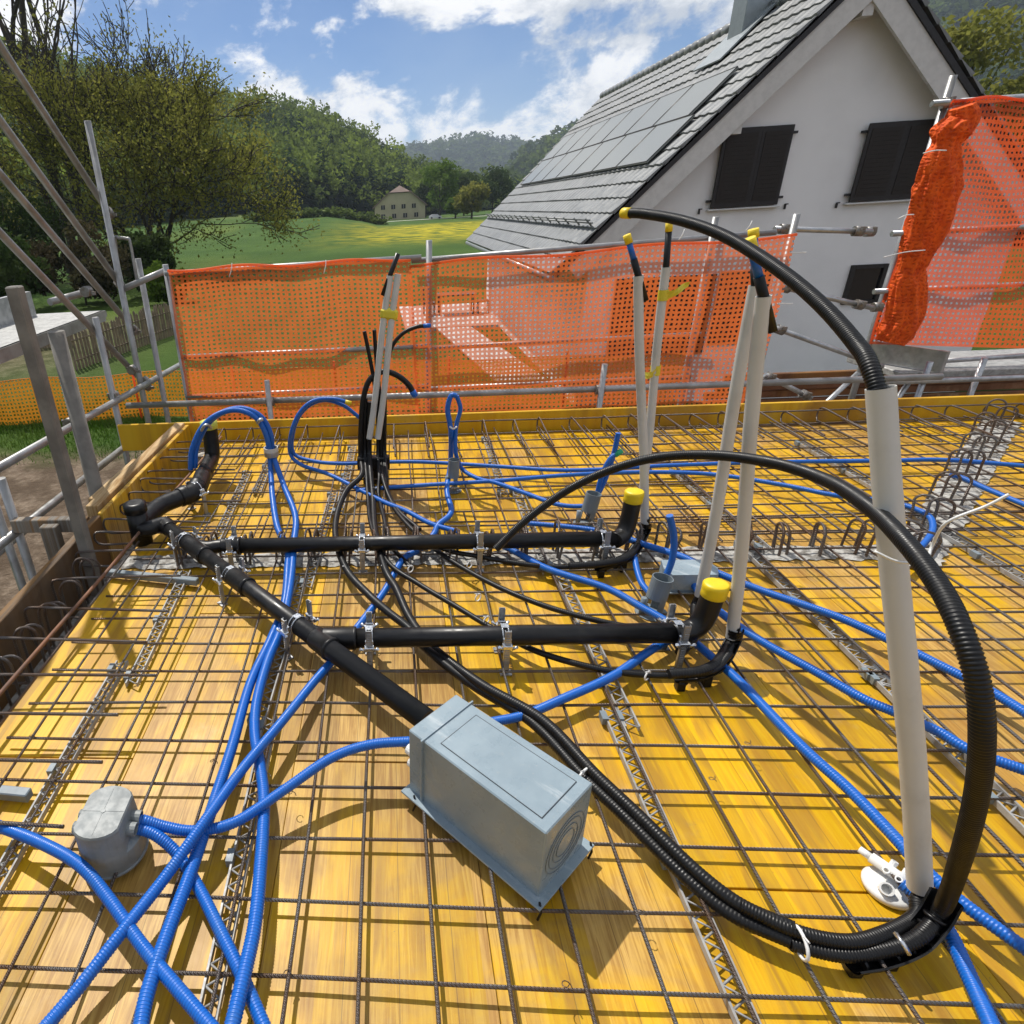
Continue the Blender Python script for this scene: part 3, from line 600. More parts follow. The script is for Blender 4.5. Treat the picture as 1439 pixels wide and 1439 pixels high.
# chimney: where the sight line meets the roof plane
r_ = ray(1043, 52); den_ = np.dot(nl, r_); s_ = np.dot(nl, np.array((EX, 0, EZ))-CAM)/den_; cp = CAM+r_*s_
ch = build('chimney', MB().box((cp[0]+0.1, cp[1], cp[2]+0.75), (0.52, 0.6, 2.6), b=0.01), 'chimney_metal', house)
build('flashing', MB().prism([roofp(1, np.dot(cp-np.array((EX, cp[1], EZ)), sl)-0.75, cp[1]-0.6, 0.09), roofp(1, np.dot(cp-np.array((EX, cp[1], EZ)), sl)+0.7, cp[1]-0.6, 0.09), roofp(1, np.dot(cp-np.array((EX, cp[1], EZ)), sl)+0.7, cp[1]+0.6, 0.09), roofp(1, np.dot(cp-np.array((EX, cp[1], EZ)), sl)-0.75, cp[1]+0.6, 0.09)], nl*0.03), 'chimney_metal', ch)
def shutter_pair(x0, x1, z0, z1, open_gap):
    w = build('window', MB().box(((x0+x1)/2, HY+0.045, (z0+z1)/2), (x1-x0-0.1, 0.1, z1-z0-0.08)), 'window_dark', house)
    xm = x0+(x1-x0)*0.55; rows = 16
    for i, (a, b) in enumerate(((x0, xm-0.006), (xm+0.006, x1))):
        off = 0.035 if i == 0 else 0.0
        s = build('shutter', MB().box(((a+b)/2, HY-0.05-off, (z0+z1)/2), (b-a, 0.035, z1-z0), b=0.005), 'shutter_dark', house)
        sl_ = MB()
        for k in range(rows):
            zc = z0+0.08+(z1-z0-0.16)*(k+0.5)/rows; sl_.box(((a+b)/2, HY-0.072-off, zc), (b-a-0.12, 0.008, (z1-z0-0.16)/rows*0.93), R=[[1, 0, 0], [0, 0.995, -0.1], [0, 0.1, 0.995]])
        build('louvre', sl_, 'shutter_dark', s)
        for zc in (z0+0.12, z1-0.12): build('hinge', MB().box(((a if i == 0 else b)+(-0.03 if i == 0 else 0.03), HY-0.045, zc), (0.08, 0.05, 0.04)), 'roof_edge', s)
    build('sill', MB().box(((x0+x1)/2, HY-0.05, z0-0.03), (x1-x0+0.08, 0.10, 0.03), b=0.008), 'fascia_white', house)
    for xc in (x0-0.16, x1+0.16): build('shutter_stay', MB().box((xc, HY-0.03, z0-0.04), (0.02, 0.04, 0.09)).box((xc+0.015, HY-0.045, z0+0.0), (0.05, 0.015, 0.02)), 'roof_edge', house)
a, b = PY(1018, 180, HY-0.06), PY(1092, 288, HY-0.06); shutter_pair(a[0], b[0], b[2], a[2]-0.02, 1)
a, b = PY(1222, 172, HY-0.06), PY(1286, 279, HY-0.06); shutter_pair(a[0], b[0]+0.02, b[2], a[2]-0.02, 0)
def plain_window(x0, x1, z0, z1):
    w = build('window', MB().box(((x0+x1)/2, HY+0.02, (z0+z1)/2), (x1-x0, 0.07, z1-z0)), 'window_dark', house)
    f = MB()
    for xc in (x0, x1): f.box((xc, HY-0.022, (z0+z1)/2), (0.07, 0.06, z1-z0+0.07))
    for zc in (z0, z1): f.box(((x0+x1)/2, HY-0.024, zc), (x1-x0-0.08, 0.06, 0.07))
    build('frame', f, 'shutter_dark', w)
a, b = PY(1195, 376, HY), PY(1220, 420, HY); plain_window(a[0]+0.04, b[0]+0.12, b[2]-0.05, a[2])
build('window_reveal', MB().box((b[0]+0.42, HY-0.01, (a[2]+b[2])/2), (0.40, 0.03, a[2]-b[2]+0.05)), 'chimney_metal', house)
a, b = PY(868, 395, HY), PY(985, 480, HY); plain_window(a[0], b[0], b[2]-0.2, a[2])
a, b = PY(1014, 385, HY), PY(1046, 466, HY); plain_window(a[0]+0.02, b[0]+0.2, b[2]-0.2, a[2])
# ---------------------------------------------------------------- garden of the house
tag(build('terrace', MB().prism([(0.55, 22.6, GZ-0.03), (3.8, 22.6, GZ-0.03), (3.8, 26.6, GZ-0.03), (8.5, 26.6, GZ-0.03), (8.5, 28.2, GZ-0.03), (0.4, 28.2, GZ-0.03)], (0, 0, 0.12)), 'paving'), kind='structure')
tag(build('path', MB().prism([(1.55, 23.4, GZ+0.015), (2.75, 23.4, GZ+0.015), (3.75, 14.9, GZ+0.015), (2.55, 14.9, GZ+0.015)], (0, 0, 0.05)), 'paving'), kind='structure')
def table_at(x, y):
    z = GZ+0.09; t = thing('garden_table', (x, y, z), 'brown garden table on the pale terrace seen through the net', 'table')
    build('tabletop', MB().box((x, y, z+0.73), (1.5, 0.9, 0.05)), 'garden_furniture', t)
    for a in (-0.65, 0.65):
        for b in (-0.36, 0.36): build('leg', MB().box((x+a, y+b, z+0.352), (0.06, 0.06, 0.70)), 'garden_furniture', t)
def chair_at(x, y, f, lab):
    z = GZ+0.09; t = thing('garden_chair', (x, y, z), lab, 'chair', 'garden chairs on the terrace')
    build('seat', MB().box((x, y, z+0.45), (0.46, 0.46, 0.04)), 'garden_furniture', t)
    build('backrest', MB().box((x+f*0.23, y, z+0.78), (0.04, 0.46, 0.56)), 'garden_furniture', t)
    for a in (-0.2, 0.2):
        for b in (-0.2, 0.2): build('leg', MB().box((x+a, y+b, z+0.212), (0.04, 0.04, 0.43)), 'garden_furniture', t)
table_at(2.6, 25.6); chair_at(1.55, 25.6, -1, 'brown garden chair left of the terrace table'); chair_at(3.65, 25.5, 1, 'brown garden chair right of the terrace table')
chair_at(4.75, 25.8, 1, 'brown garden chair standing apart nearest the house corner')
# picket fences
def pickets(a, b, n, h, label, sway):
    a, b = np.array(a, float), np.array(b, float); t = thing('picket_fence', tuple((a+b)/2), label, 'fence')
    for k in range(n):
        p = a+(b-a)*k/(n-1); z = ground_z(p[0], p[1]); hh = h*(0.9+0.16*random.random()); d = random.uniform(-sway, sway)
        build('picket', MB().prism([(p[0]-0.04, p[1], z-0.02), (p[0]+0.04, p[1], z-0.02), (p[0]+0.04+d, p[1], z+hh-0.07), (p[0]+d, p[1], z+hh), (p[0]-0.04+d, p[1], z+hh-0.07)], (0, 0.03, 0)), 'picket_wood', t)
    for zz_ in (0.25, 0.72): build('rail', MB().tube([(a[0], a[1]+0.06, ground_z(*a[:2])+h*zz_), (b[0], b[1]+0.06, ground_z(*b[:2])+h*zz_)], 0.03, 5), 'picket_wood', t)
pickets(tuple(P(108, 522, -2.5)), tuple(P(250, 470, -2.5)), 38, 1.25, 'weathered picket fence running away beside the lawn', 0.03)
pickets(tuple(P(-30, 500, -2.5)), tuple(P(100, 488, -2.5)), 34, 1.2, 'weathered picket fence seen below the scaffold platform', 0.05)
# ================================================================ formwork deck
deck = thing('formwork_deck', (1.5, 2.0, -0.03), None, None); tag(deck, kind='structure')
xi = 0; x = -1.31
while x < 5.2:
    y = -0.7-(0.9 if xi % 2 else 0.0)-(0.35 if xi % 3 == 1 else 0); w = 0.4985
    while y < 4.19:
        y1 = min(y+1.998, 4.19); dz = random.uniform(-0.0018, 0)
        if y1 > -0.3:
            pn = build('panel', MB().box((x+0.25, (y+y1)/2, -0.0135+dz), (w, y1-y-0.003, 0.027), b=0.0012), 'deck_wood', deck)
            wv = (0.30, 0.62, 0.68, 0.46, 0.34, 0.40, 0.5, 0.45, 0.55, 0.4, 0.5, 0.5, 0.5, 0.5)[xi] if y < 2.0 else (0.35, 0.4, 0.45, 0.3, 0.25, 0.3, 0.4, 0.35)[xi % 8]; pn.color = (wv+random.uniform(-0.06, 0.06), 0, 0, 1)   # how worn its lacquer is
        y += 2.0
    x += 0.5; xi += 1
# walls of the storey below
for nm, c, s in (('wall', (-1.43, 1.9, -1.36), (0.24, 5.2, 2.36)), ('wall', (1.7, 4.16, -1.27), (6.9, 0.25, 2.44))):
    tag(build('wall_below', MB().box(c, s), 'concrete'), kind='structure')
def rough_slab(p0, p1, w, z, seed, th=0.02):
    p0, p1 = np.array(p0, float), np.array(p1, float); d = nz(p1-p0); n = np.array((-d[1], d[0])); L = np.linalg.norm(p1-p0); rg = np.random.default_rng(seed)
    nu = int(L/0.025); V_, F_ = [], []
    for i in range(nu+1):
        for j in range(9):
            e = rg.normal()*0.006 if j in (0, 8) else 0
            q = p0+d*L*i/nu+n*(w*(j/8-0.5)+e); V_.append((q[0], q[1], z+abs(rg.normal())*0.0035+(-0.004 if j in (0, 8) else 0)))
    F_ = [(i*9+j, i*9+j+1, i*9+j+10, i*9+j+9)[::-1] for i in range(nu) for j in range(8)]; return MB().add(V_, F_)
tag(build('concrete_strip', rough_slab((-1.3, 2.465), (2.2, 2.465), 0.125, 0.006, 1), 'concrete'), kind='structure')
tag(build('concrete_strip', rough_slab((2.12, 2.33), (3.95, 4.12), 0.17, 0.007, 2), 'concrete'), kind='structure')
# edge boards
def board(label, a, b, z0, z1, th, mat, name='edge_board'):
    a, b = np.array((*a, 0.)), np.array((*b, 0.)); d = nz(b-a); n = np.array((-d[1], d[0], 0))
    R = np.array([d, n, (0, 0, 1)]).T; o = build(name, MB().box((a+b)/2+n*th/2+np.array((0, 0, (z0+z1)/2)), (np.linalg.norm(b-a), th, z1-z0), R=R, b=0.003), mat)
    o.color = (0.5, 0, 0, 1); return tag(o, label, 'board')
board('long yellow edge board standing along the back of the deck', (-2.02, 4.21), (2.35, 4.215), -0.06, 0.142, 0.027, 'board_yellow')
board('yellow edge board at the back right, nearest the scaffold steps', (2.356, 4.207), (5.3, 4.20), -0.06, 0.144, 0.027, 'board_yellow')
board('dirty brown edge board along the left side of the deck', (-1.51, 0.2), (-1.51, 2.74), -0.25, 0.125, 0.045, 'board_brown')
board('yellow edge board on the left side behind the black capped pipe', (-1.50, 2.745), (-1.47, 4.19), -0.2, 0.135, 0.027, 'board_yellow')
board('raw sawn timber lying on top along the far left board', (-1.545, 2.80), (-1.505, 4.20), 0.085, 0.150, 0.07, 'timber_raw', 'timber_beam')
board('short raw timber wedge beside the sawn beam', (-1.625, 2.95), (-1.60, 3.55), 0.06, 0.125, 0.05, 'timber_raw', 'timber_beam')
a_, b_ = P(33, 733, 0.05), P(112, 742, 0.05)
t = thing('plank_bracket', tuple((a_+b_)/2), 'dark plank on a short post propping the left edge board', 'bracket')
build('plank', MB().box((a_+b_)/2, (np.linalg.norm(b_-a_)+0.05, 0.05, 0.075), b=0.004), 'timber_grey', t)
build('post', MB().box((a_+b_)/2+np.array((0.02, -0.052, -0.14)), (0.09, 0.05, 0.32), b=0.004), 'timber_grey', t)

# ================================================================ reinforcement
RB = 0.0047
def bar(p, q, r=RB, wob=0.0032, n=6):
    p, q = np.array(p, float), np.array(q, float); k = max(3, int(np.linalg.norm(q-p)/0.5)+1); pts = []
    for i in range(k):
        e = np.array((random.gauss(0, wob), random.gauss(0, wob), random.gauss(0, wob*0.6))); pts.append(p+(q-p)*i/(k-1)+e)
    return MB().tube(crom(pts, 3), r, n)
def mat(label, x0, x1, y0, y1, xo, yo, ang, z, sx=0.15, sy=0.1585):
    t = thing('rebar_mat', ((x0+x1)/2, (y0+y1)/2, z), label, 'rebar mat', 'rebar mats on the deck'); ca, sa = math.cos(ang), math.sin(ang); cx, cy = (x0+x1)/2, (y0+y1)/2
    R_ = lambda x, y, z: (cx+(x-cx)*ca-(y-cy)*sa, cy+(x-cx)*sa+(y-cy)*ca, z)
    x = xo
    while x < x1:
        if x >= x0: build('bar', bar(R_(x, y0, z+0.0105), R_(x, y1, z+0.0105)), 'rebar', t)
        x += sx
    y = yo
    while y < y1:
        if y >= y0: build('bar', bar(R_(x0, y, z), R_(x1, y, z)), 'rebar', t)
        y += sy
    for k in range(int((x1-x0)*(y1-y0)*5)):
        cx_, cy_ = xo+sx*random.randrange(int((x1-xo)/sx)), yo+sy*random.randrange(max(1, int((y1-yo)/sy))); q = np.array(R_(cx_, cy_, z+0.012)); a0 = random.random()*6.28; s_ = random.choice((0.008, 0.012, 0.016))
        build('tie_wire', MB().tube([q+np.array((math.cos(a0+i*0.8)*s_*(0.5+0.09*i), math.sin(a0+i*0.8)*s_*(0.5+0.09*i), 0.0025*i-0.008)) for i in range(8)], 0.0011, 4), 'rebar', t)
mat('near steel mesh mat under the grey box and the tall tube foot', -1.24, 4.9, 0.45, 2.86, -1.14, 0.553, 0.002, 0.032)
mat('back left steel mesh mat under the black cable bundle', -1.22, 1.7, 2.58, 4.13, -1.10, 2.70, -0.007, 0.047, 0.15, 0.15)
mat('back right steel mesh mat behind the white tubes', 1.35, 4.9, 2.52, 4.12, 1.46, 2.60, 0.005, 0.033, 0.15, 0.15)
# hairpins along the back board
def hairpin(pts, r=0.0055): return MB().tube(resample(crom(pts, 5), 0.02), r, 6)
nb = 0
xs_ = np.arange(-1.18, 4.75, 0.20)
for k, x in enumerate(xs_):
    x = x+random.uniform(-0.03, 0.03); L = 0.50+random.uniform(-0.05, 0.06); s = random.uniform(-0.03, 0.03); zt = 0.118+random.uniform(-0.01, 0.012)
    p = [(x+s, 4.13-L, zt-0.01), (x+s*0.5, 4.13-L/2, zt-0.004), (x, 4.10, zt), (x, 4.145, zt-0.015), (x, 4.155, zt-0.045), (x, 4.145, 0.045), (x, 4.10, 0.03), (x-s, 4.13-L*0.9, 0.026)]
    tag(build('hairpin_bar', hairpin(p), 'rebar'), f'{ordw(k)} steel hairpin bar from the left along the back board', 'rebar', 'hairpins along the back board')
for k, z in enumerate((0.112, 0.022)):
    tag(build('edge_bar', bar((-1.35, 4.125-0.02*k, z), (4.9, 4.12-0.02*k, z), 0.005), 'rebar'), ('upper' if k == 0 else 'lower')+' long straight bar running inside the back board', 'rebar', 'bars inside the back board')
# hairpins along the left board
ys_ = [0.62, 0.80, 1.02, 1.19, 1.36, 1.55, 1.74, 1.95, 2.17, 2.40, 2.60, 2.72, 2.93, 3.06, 3.24, 3.36, 3.58, 3.74, 3.9]
for k, y in enumerate(ys_):
    L = 0.62+random.uniform(-0.08, 0.08); s = random.uniform(-0.05, 0.04); zt = 0.105+random.uniform(-0.008, 0.012); b = -0.10 if y < 2.35 else 0.03
    p = [(-1.49+L, y+s, zt-0.012), (-1.3, y+s*0.4, zt-0.002), (-1.46, y, zt), (-1.488, y, zt-0.012), (-1.495, y, zt-0.04), (-1.49, y, b+0.02), (-1.46, y, b), (-1.32, y-s*0.4, b)]
    tag(build('hairpin_bar', hairpin(p), 'rebar'), f'{ordw(k)} steel hairpin bar from the camera along the left board', 'rebar', 'hairpins along the left board')
tag(build('rusty_bar', bar((-1.335, 0.5, 0.116), (-1.17, 3.95, 0.118), 0.0075, 0.003), 'rebar_rusty'), 'long rusty brown bar laid across the left hairpins', 'rebar')
tag(build('straight_bar', bar((-1.27, 0.5, 0.05), (-1.25, 2.75, 0.06), 0.006, 0.003), 'rebar'), 'straight steel bar just right of the rusty bar', 'rebar')
tag(build('straight_bar', bar((-1.385, 0.5, -0.09), (-1.385, 2.35, -0.09), 0.006, 0.003), 'rebar'), 'dark bar lying low on the left concrete strip', 'rebar')
# starter loops from the walls below
def loop(c, d, h, w, lean, z0=0.0):
    c = np.array(c, float); d = nz(d); l = np.array((lean[0], lean[1], 0.))
    pts = [c-d*w/2+(0, 0, z0-0.02), c-d*w/2+l*0.5+(0, 0, h*0.55), c-d*w*0.5+l*0.9+(0, 0, h*0.82), c-d*w*0.28+l+(0, 0, h*0.965), c+l+(0, 0, h), c+d*w*0.28+l+(0, 0, h*0.965), c+d*w*0.5+l*0.9+(0, 0, h*0.82), c+d*w/2+l*0.5+(0, 0, h*0.5), c+d*w/2+(0, 0, z0-0.02)]
    return MB().tube(crom(pts, 4), 0.0058, 6)
k = 0
for i, x in enumerate(np.arange(-1.02, 2.12, 0.158)):
    for j in range(2):
        xx = x+j*0.024+random.uniform(-0.012, 0.012)
        tag(build('starter_loop', loop((xx, 2.47+random.uniform(-0.02, 0.02), 0), (random.uniform(-.2, .2), 1, 0), 0.15+random.uniform(-0.018, 0.018), 0.075, (random.uniform(-0.015, 0.02), random.uniform(-0.02, 0.02))), 'rebar'),
            f'{ordw(k)} starter loop from the left in the row across the deck', 'rebar loop', 'starter loops across the deck'); k += 1
k = 0
for i in range(7):
    q = np.array((2.16, 2.40))+np.array((1.62, 1.58))*i/6
    for j in (-1, 1):
        tag(build('starter_loop', loop((q[0]-j*0.012, q[1]+j*0.02, 0), (1, -0.9, 0), 0.165+random.uniform(-0.02, 0.02), 0.08, (random.uniform(0, 0.03), random.uniform(-0.01, 0.03))), 'rebar'),
            f'{ordw(k)} starter loop from the camera in the right-hand diagonal row', 'rebar loop', 'starter loops of the diagonal row'); k += 1
k = 0
for i, y in enumerate(np.arange(0.95, 2.35, 0.17)):
    for j in range(2):
        tag(build('starter_loop', loop((-1.42+random.uniform(-0.015, 0.015), y+j*0.035, -0.12), (1, 0.25, 0), 0.23+random.uniform(-0.02, 0.02), 0.085, (0.01, 0.0), 0), 'rebar'),
            f'{ordw(k)} dark starter loop from the camera beside the brown left board', 'rebar loop', 'starter loops at the left board'); k += 1
# lattice spacers
def spacer(p0, p1, label):
    p0, p1 = np.array((*p0, 0.)), np.array((*p1, 0.)); d = nz(p1-p0); n = np.array((-d[1], d[0], 0)); L = np.linalg.norm(p1-p0); z = 0.019
    t = thing('lattice_spacer', tuple((p0+p1)/2), label, 'spacer', 'lattice spacer strips')
    R = np.array([d, n, (0, 0, 1)]).T; w = 0.040
    for s in (-1, 1): build('rail', MB().box((p0+p1)/2+n*s*w/2+np.array((0, 0, z)), (L, 0.005, 0.018), R=R), 'spacer_grey', t)
    mb = MB(); k = int(L/0.021)
    for i in range(k):
        a = p0+d*(i*L/k)+n*(w/2-0.003)*(1 if i % 2 else -1)+np.array((0, 0, z+0.004)); b = p0+d*((i+1)*L/k)+n*(w/2-0.003)*(-1 if i % 2 else 1)+np.array((0, 0, z+0.004)); mb.tube([a, b], 0.0028, 4)
    o = build('web', mb, 'spacer_grey', t); o['kind'] = 'stuff'
    for q in (0.04, L/2, L-0.04): build('clip', MB().box(p0+d*q+n*0.026+np.array((0, 0, z+0.003)), (0.035, 0.018, 0.024), R=R), 'grey_plastic', t)
LAT = [(-1.0, 0.75, 1.72, 'leftmost line'), (-0.94, 1.6, 2.35, 'leftmost line'), (-0.90, 2.6, 3.55, 'leftmost line'), (-0.80, 3.2, 4.02, 'leftmost line'), (-0.40, 0.5, 1.45, 'line right of the blue conduits'), (-0.425, 1.4, 2.3, 'line right of the blue conduits'), (-0.36, 2.2, 3.2, 'line right of the blue conduits'),
       (-0.28, 2.9, 3.95, 'line right of the blue conduits'), (0.655, 0.5, 1.5, 'line right of the grey box'), (0.70, 1.42, 2.4, 'line right of the grey box'), (0.665, 2.3, 3.2, 'line right of the grey box'), (0.62, 3.1, 4.05, 'line right of the grey box'),
       (1.53, 0.7, 1.7, 'line behind the large white tube'), (1.55, 1.6, 2.55, 'line behind the large white tube'), (1.62, 2.45, 3.4, 'line behind the large white tube'), (2.45, 1.9, 2.9, 'far right line'), (2.5, 2.85, 3.8, 'far right line')]
cnt = {}
for x, y0, y1, ln in LAT:
    i = cnt.get(ln, 0); cnt[ln] = i+1; s = random.uniform(-0.02, 0.02)
    spacer((x-s, y0), (x+s, y1), f'{ordw(i)} zigzag lattice spacer strip from the camera in the {ln}')

# ================================================================ scaffolding
SR = 0.0241
def coupler(p, d, parent):
    d = nz(d); mb = MB().tube([np.array(p)-d*0.03, np.array(p)+d*0.03], 0.036, 10); u = nz(np.cross(d, (0.3, 0.4, 0.86)))
    mb.tube([np.array(p)-u*0.055, np.array(p)+u*0.06], 0.009, 6); mb.box(np.array(p)+u*0.052, (0.022, 0.022, 0.022)); return build('coupler', mb, 'coupler_steel', parent)
def tubepart(nm, a, b, parent, r=SR, mat_='scaffold_steel'): return build(nm, MB().tube([np.array(a, float), (np.array(a)+np.array(b))/2., np.array(b, float)], r, 12), mat_, parent)
def ext(a, b, k0, k1):
    a, b = np.array(a, float), np.array(b, float); return a+(a-b)*k0, b+(b-a)*k1
sc = thing('scaffold', (-2.1, 4.4, -2.5), 'grey tube scaffold with braces and platform left of the deck', 'scaffold')
for (a, b, X, top) in (((122, 170), (182, 460), -2.1, 0), ((192, 364), (237, 588), -2.02, 0), ((155, 330), (208, 586), -2.2, 0), ((132, 447), (174, 617), -2.1, 0), ((5, 670), (38, 800), -2.1, 0), ((-25, 640), (8, 770), -2.2, 0)):
    A_, B_ = PX(*a, X), PX(*b, X); xm, ym = X, (A_[1]+B_[1])/2; tubepart('standard', (xm, ym, -2.5), (xm, ym, A_[2]), sc)
for (a, b, X, e0, e1) in (((0, 657), (253, 513), -2.04, 0.5, 0.02), ((50, 727), (180, 625), -2.05, 0.8, 0.02), ((0, 775), (45, 737), -2.3, 0.5, 0.1)):
    A_, B_ = ext(PX(*a, X), PX(*b, X), e0, e1); tubepart('ledger', A_, B_, sc)
for (a, b, X) in (((0, 65), (150, 295), -2.14), ((0, 170), (165, 395), -2.14), ((0, 245), (185, 460), -2.155), ((0, 328), (203, 539), -2.15)):
    A_, B_ = ext(PX(*a, X), PX(*b, X), 0.6, 0.03); tubepart('brace', A_, B_, sc); coupler(B_, B_-A_, sc)
for q, X in (((160, 557), -2.1), ((203, 536), -2.1), ((122, 410), -2.12), ((186, 520), -2.06), ((98, 595), -2.07)): coupler(PX(*q, X), (0.1, 1, 0), sc)
tubepart('ledger', PY(170, 408, 5.0), PY(232, 381, 5.0), sc); tubepart('ledger', PX(70, 425, -2.3), PX(118, 412, -2.2), sc)
hp_ = [PY(x, y, 5.02) for x, y in ((172, 405), (162, 340), (168, 335), (178, 336), (183, 342), (193, 398))]; build('hoop', MB().tube(crom(hp_, 5), 0.012, 8), 'scaffold_steel', sc)
q1, q2 = P(146, 437, 0.8), P(0, 491, 0.8); dd = nz(q1-q2); nn = np.array((-dd[1], dd[0], 0)); q2 = q2-dd*0.8
pl = build('platform', MB().prism([q1, q2, q2+nn*0.62, q1+nn*0.62], (0, 0, -0.02)), 'aluminium_deck', sc)
build('platform_edge', MB().prism([q1-nn*0.004, q2-nn*0.004, q2+nn*0.03, q1+nn*0.03], (0, 0, -0.085)), 'scaffold_steel', sc)
build('platform_edge', MB().tube([q1+dd*0.02+(0, 0, -0.03), q1+dd*0.02+nn*0.62+(0, 0, -0.03)], 0.03, 10), 'scaffold_steel', sc)
build('toe_board', MB().prism([q1-dd*0.10+nn*0.56, q1-dd*2.2+nn*0.56, q1-dd*2.2+nn*0.60, q1-dd*0.10+nn*0.60], (0, 0, 0.20)), 'galvanised', sc)
# timber stakes at the left board
A_, B_ = PX(22, 403, -1.43), PX(144, 822, -1.43)
tag(build('clamp_stake', MB().box((-1.45, (A_[1]+B_[1])/2, (A_[2]+B_[2])/2-0.02), (0.055, 0.05, A_[2]-B_[2]+0.04), b=0.006), 'stake_wood'), 'weathered upright stake set just inside the brown left board', 'stake')
A_, B_ = PX(72, 468, -1.72), PX(143, 705, -1.72)
tag(build('round_post', MB().tube([(-1.72, (A_[1]+B_[1])/2+0.02, -2.5), (-1.72, (A_[1]+B_[1])/2, -0.8), (-1.715, (A_[1]+B_[1])/2, A_[2])], 0.042, 12), 'stake_wood'), 'thick round wooden post outside the left board', 'post')

# guard rail at the back
gr = thing('guard_rail', (1.0, 4.9, -2.5), 'grey tube guard rail carrying the orange nets behind the back board', 'guard rail')
z_ = [PY(600, 555, 4.62)[2], PY(470, 560, 4.62)[2], PY(1290, 531, 4.62)[2]]
tubepart('ledger', (-2.1, 4.62, z_[1]), (3.9, 4.62, z_[2]), gr)
for x, y0 in ((375, 535), (850, 512)):
    q = PY(x, y0, 4.56); tubepart('standard', (q[0], 4.56, -2.5), (q[0], 4.56, q[2]), gr, 0.021); coupler((q[0], 4.6, (z_[1]+z_[2])/2), (1, 0, 0), gr)
for x0, y0, Yp in ((603, 338, 4.9), (1006, 305, 4.9), (1120, 301, 5.0), (232, 372, 4.9)):
    q = PY(x0, y0, Yp); tubepart('standard', (q[0], Yp, -2.5), (q[0], Yp, q[2]), gr, 0.022)
for a, b, Yp in (((232, 385), (592, 362), 4.86), ((578, 367), (1090, 327), 4.93), ((255, 502), (600, 487), 4.86), ((600, 490), (985, 470), 4.95), ((262, 558), (600, 543), 4.87), ((600, 547), (970, 530), 4.95)):
    tubepart('ledger', PY(*a, Yp), PY(*b, Yp), gr, 0.019)
for a, b, Yp in (((1088, 322), (1225, 326), 5.2), ((1090, 402), (1226, 433), 5.2), ((1080, 458), (1240, 516), 5.2), ((1075, 527), (1140, 560), 5.1)):
    A_, B_ = PY(*a, Yp), PY(*b, Yp); tubepart('brace', A_, B_, gr, 0.019, 'galvanised'); coupler(A_+(B_-A_)*0.1, B_-A_, gr); coupler(A_+(B_-A_)*0.86, B_-A_, gr)
# right scaffold
s2 = thing('scaffold', (4.6, 5.6, -2.5), 'grey tube scaffold with alloy walkway and high orange net at the right edge', 'scaffold')
tubepart('standard', (4.05, 5.6, -2.5), (4.05, 5.6, 2.09), s2); tubepart('standard', (6.0, 5.6, -2.5), (6.0, 5.6, 2.1), s2)
zt = PY(1439, 137, 5.56)[2]
for z in (zt, PY(1400, 321, 5.56)[2], PY(1400, 402, 5.56)[2]): tubepart('ledger', (3.93, 5.555, z), (6.4, 5.555, z), s2, 0.021, 'galvanised')
coupler((4.05, 5.58, zt), (1, 0, 0), s2); coupler(PY(1222, 326, 5.3), (1, 0, 0), s2); coupler(PY(1232, 432, 5.3), (1, 0, 0), s2)
for y0 in (5.36, 5.72): build('platform', MB().box((5.35, y0+0.15, -0.02), (2.3, 0.30, 0.06), b=0.008), 'aluminium_deck', s2)
build('toe_board', MB().prism([(4.12, 5.9, 0.02), (4.42, 5.26, 0.02), (4.45, 5.27, 0.02), (4.15, 5.91, 0.02)], (0, 0, 0.17)), 'galvanised', s2)
tubepart('ledger', (3.95, 5.22, -0.03), (6.4, 5.22, -0.03), s2, 0.022, 'galvanised'); tubepart('brace', (4.2, 5.24, -0.02), (3.75, 5.0, -0.75), s2, 0.02, 'galvanised'); tubepart('brace', (3.75, 5.2, 0.06), (3.2, 5.05, -0.5), s2, 0.02, 'galvanised')
for q in ((4.3, 5.24), (5.25, 5.0), (4.75, 5.3)): tubepart('standard', (q[0], q[1], -2.5), (q[0], q[1], 0.12 if q[0] < 5 else 0.0), s2, 0.022, 'galvanised')
tubepart('brace', (4.45, 5.5, 0.05), (5.3, 5.42, 0.10), s2, 0.02, 'galvanised'); build('hook_plate', MB().box((5.22, 4.98, 0.02), (0.10, 0.05, 0.16), b=0.01), 'galvanised', s2)
# a bank of dark boards under the walkway
zs0, zs1 = PY(1250, 566, 7.4)[2], PY(1250, 519, 7.4)[2]; hs = (zs1-zs0)/4
for k in range(4): tag(build('stacked_plank', MB().box((6.3+0.1*k, 7.4+0.03*(k % 2), zs0+hs*(k+0.5)), (5.4, 0.06, hs-0.012), b=0.008), 'plank_brown'), f'{ordw(k)} long brown plank from the bottom stacked below the white house', 'plank', 'planks below the white house')

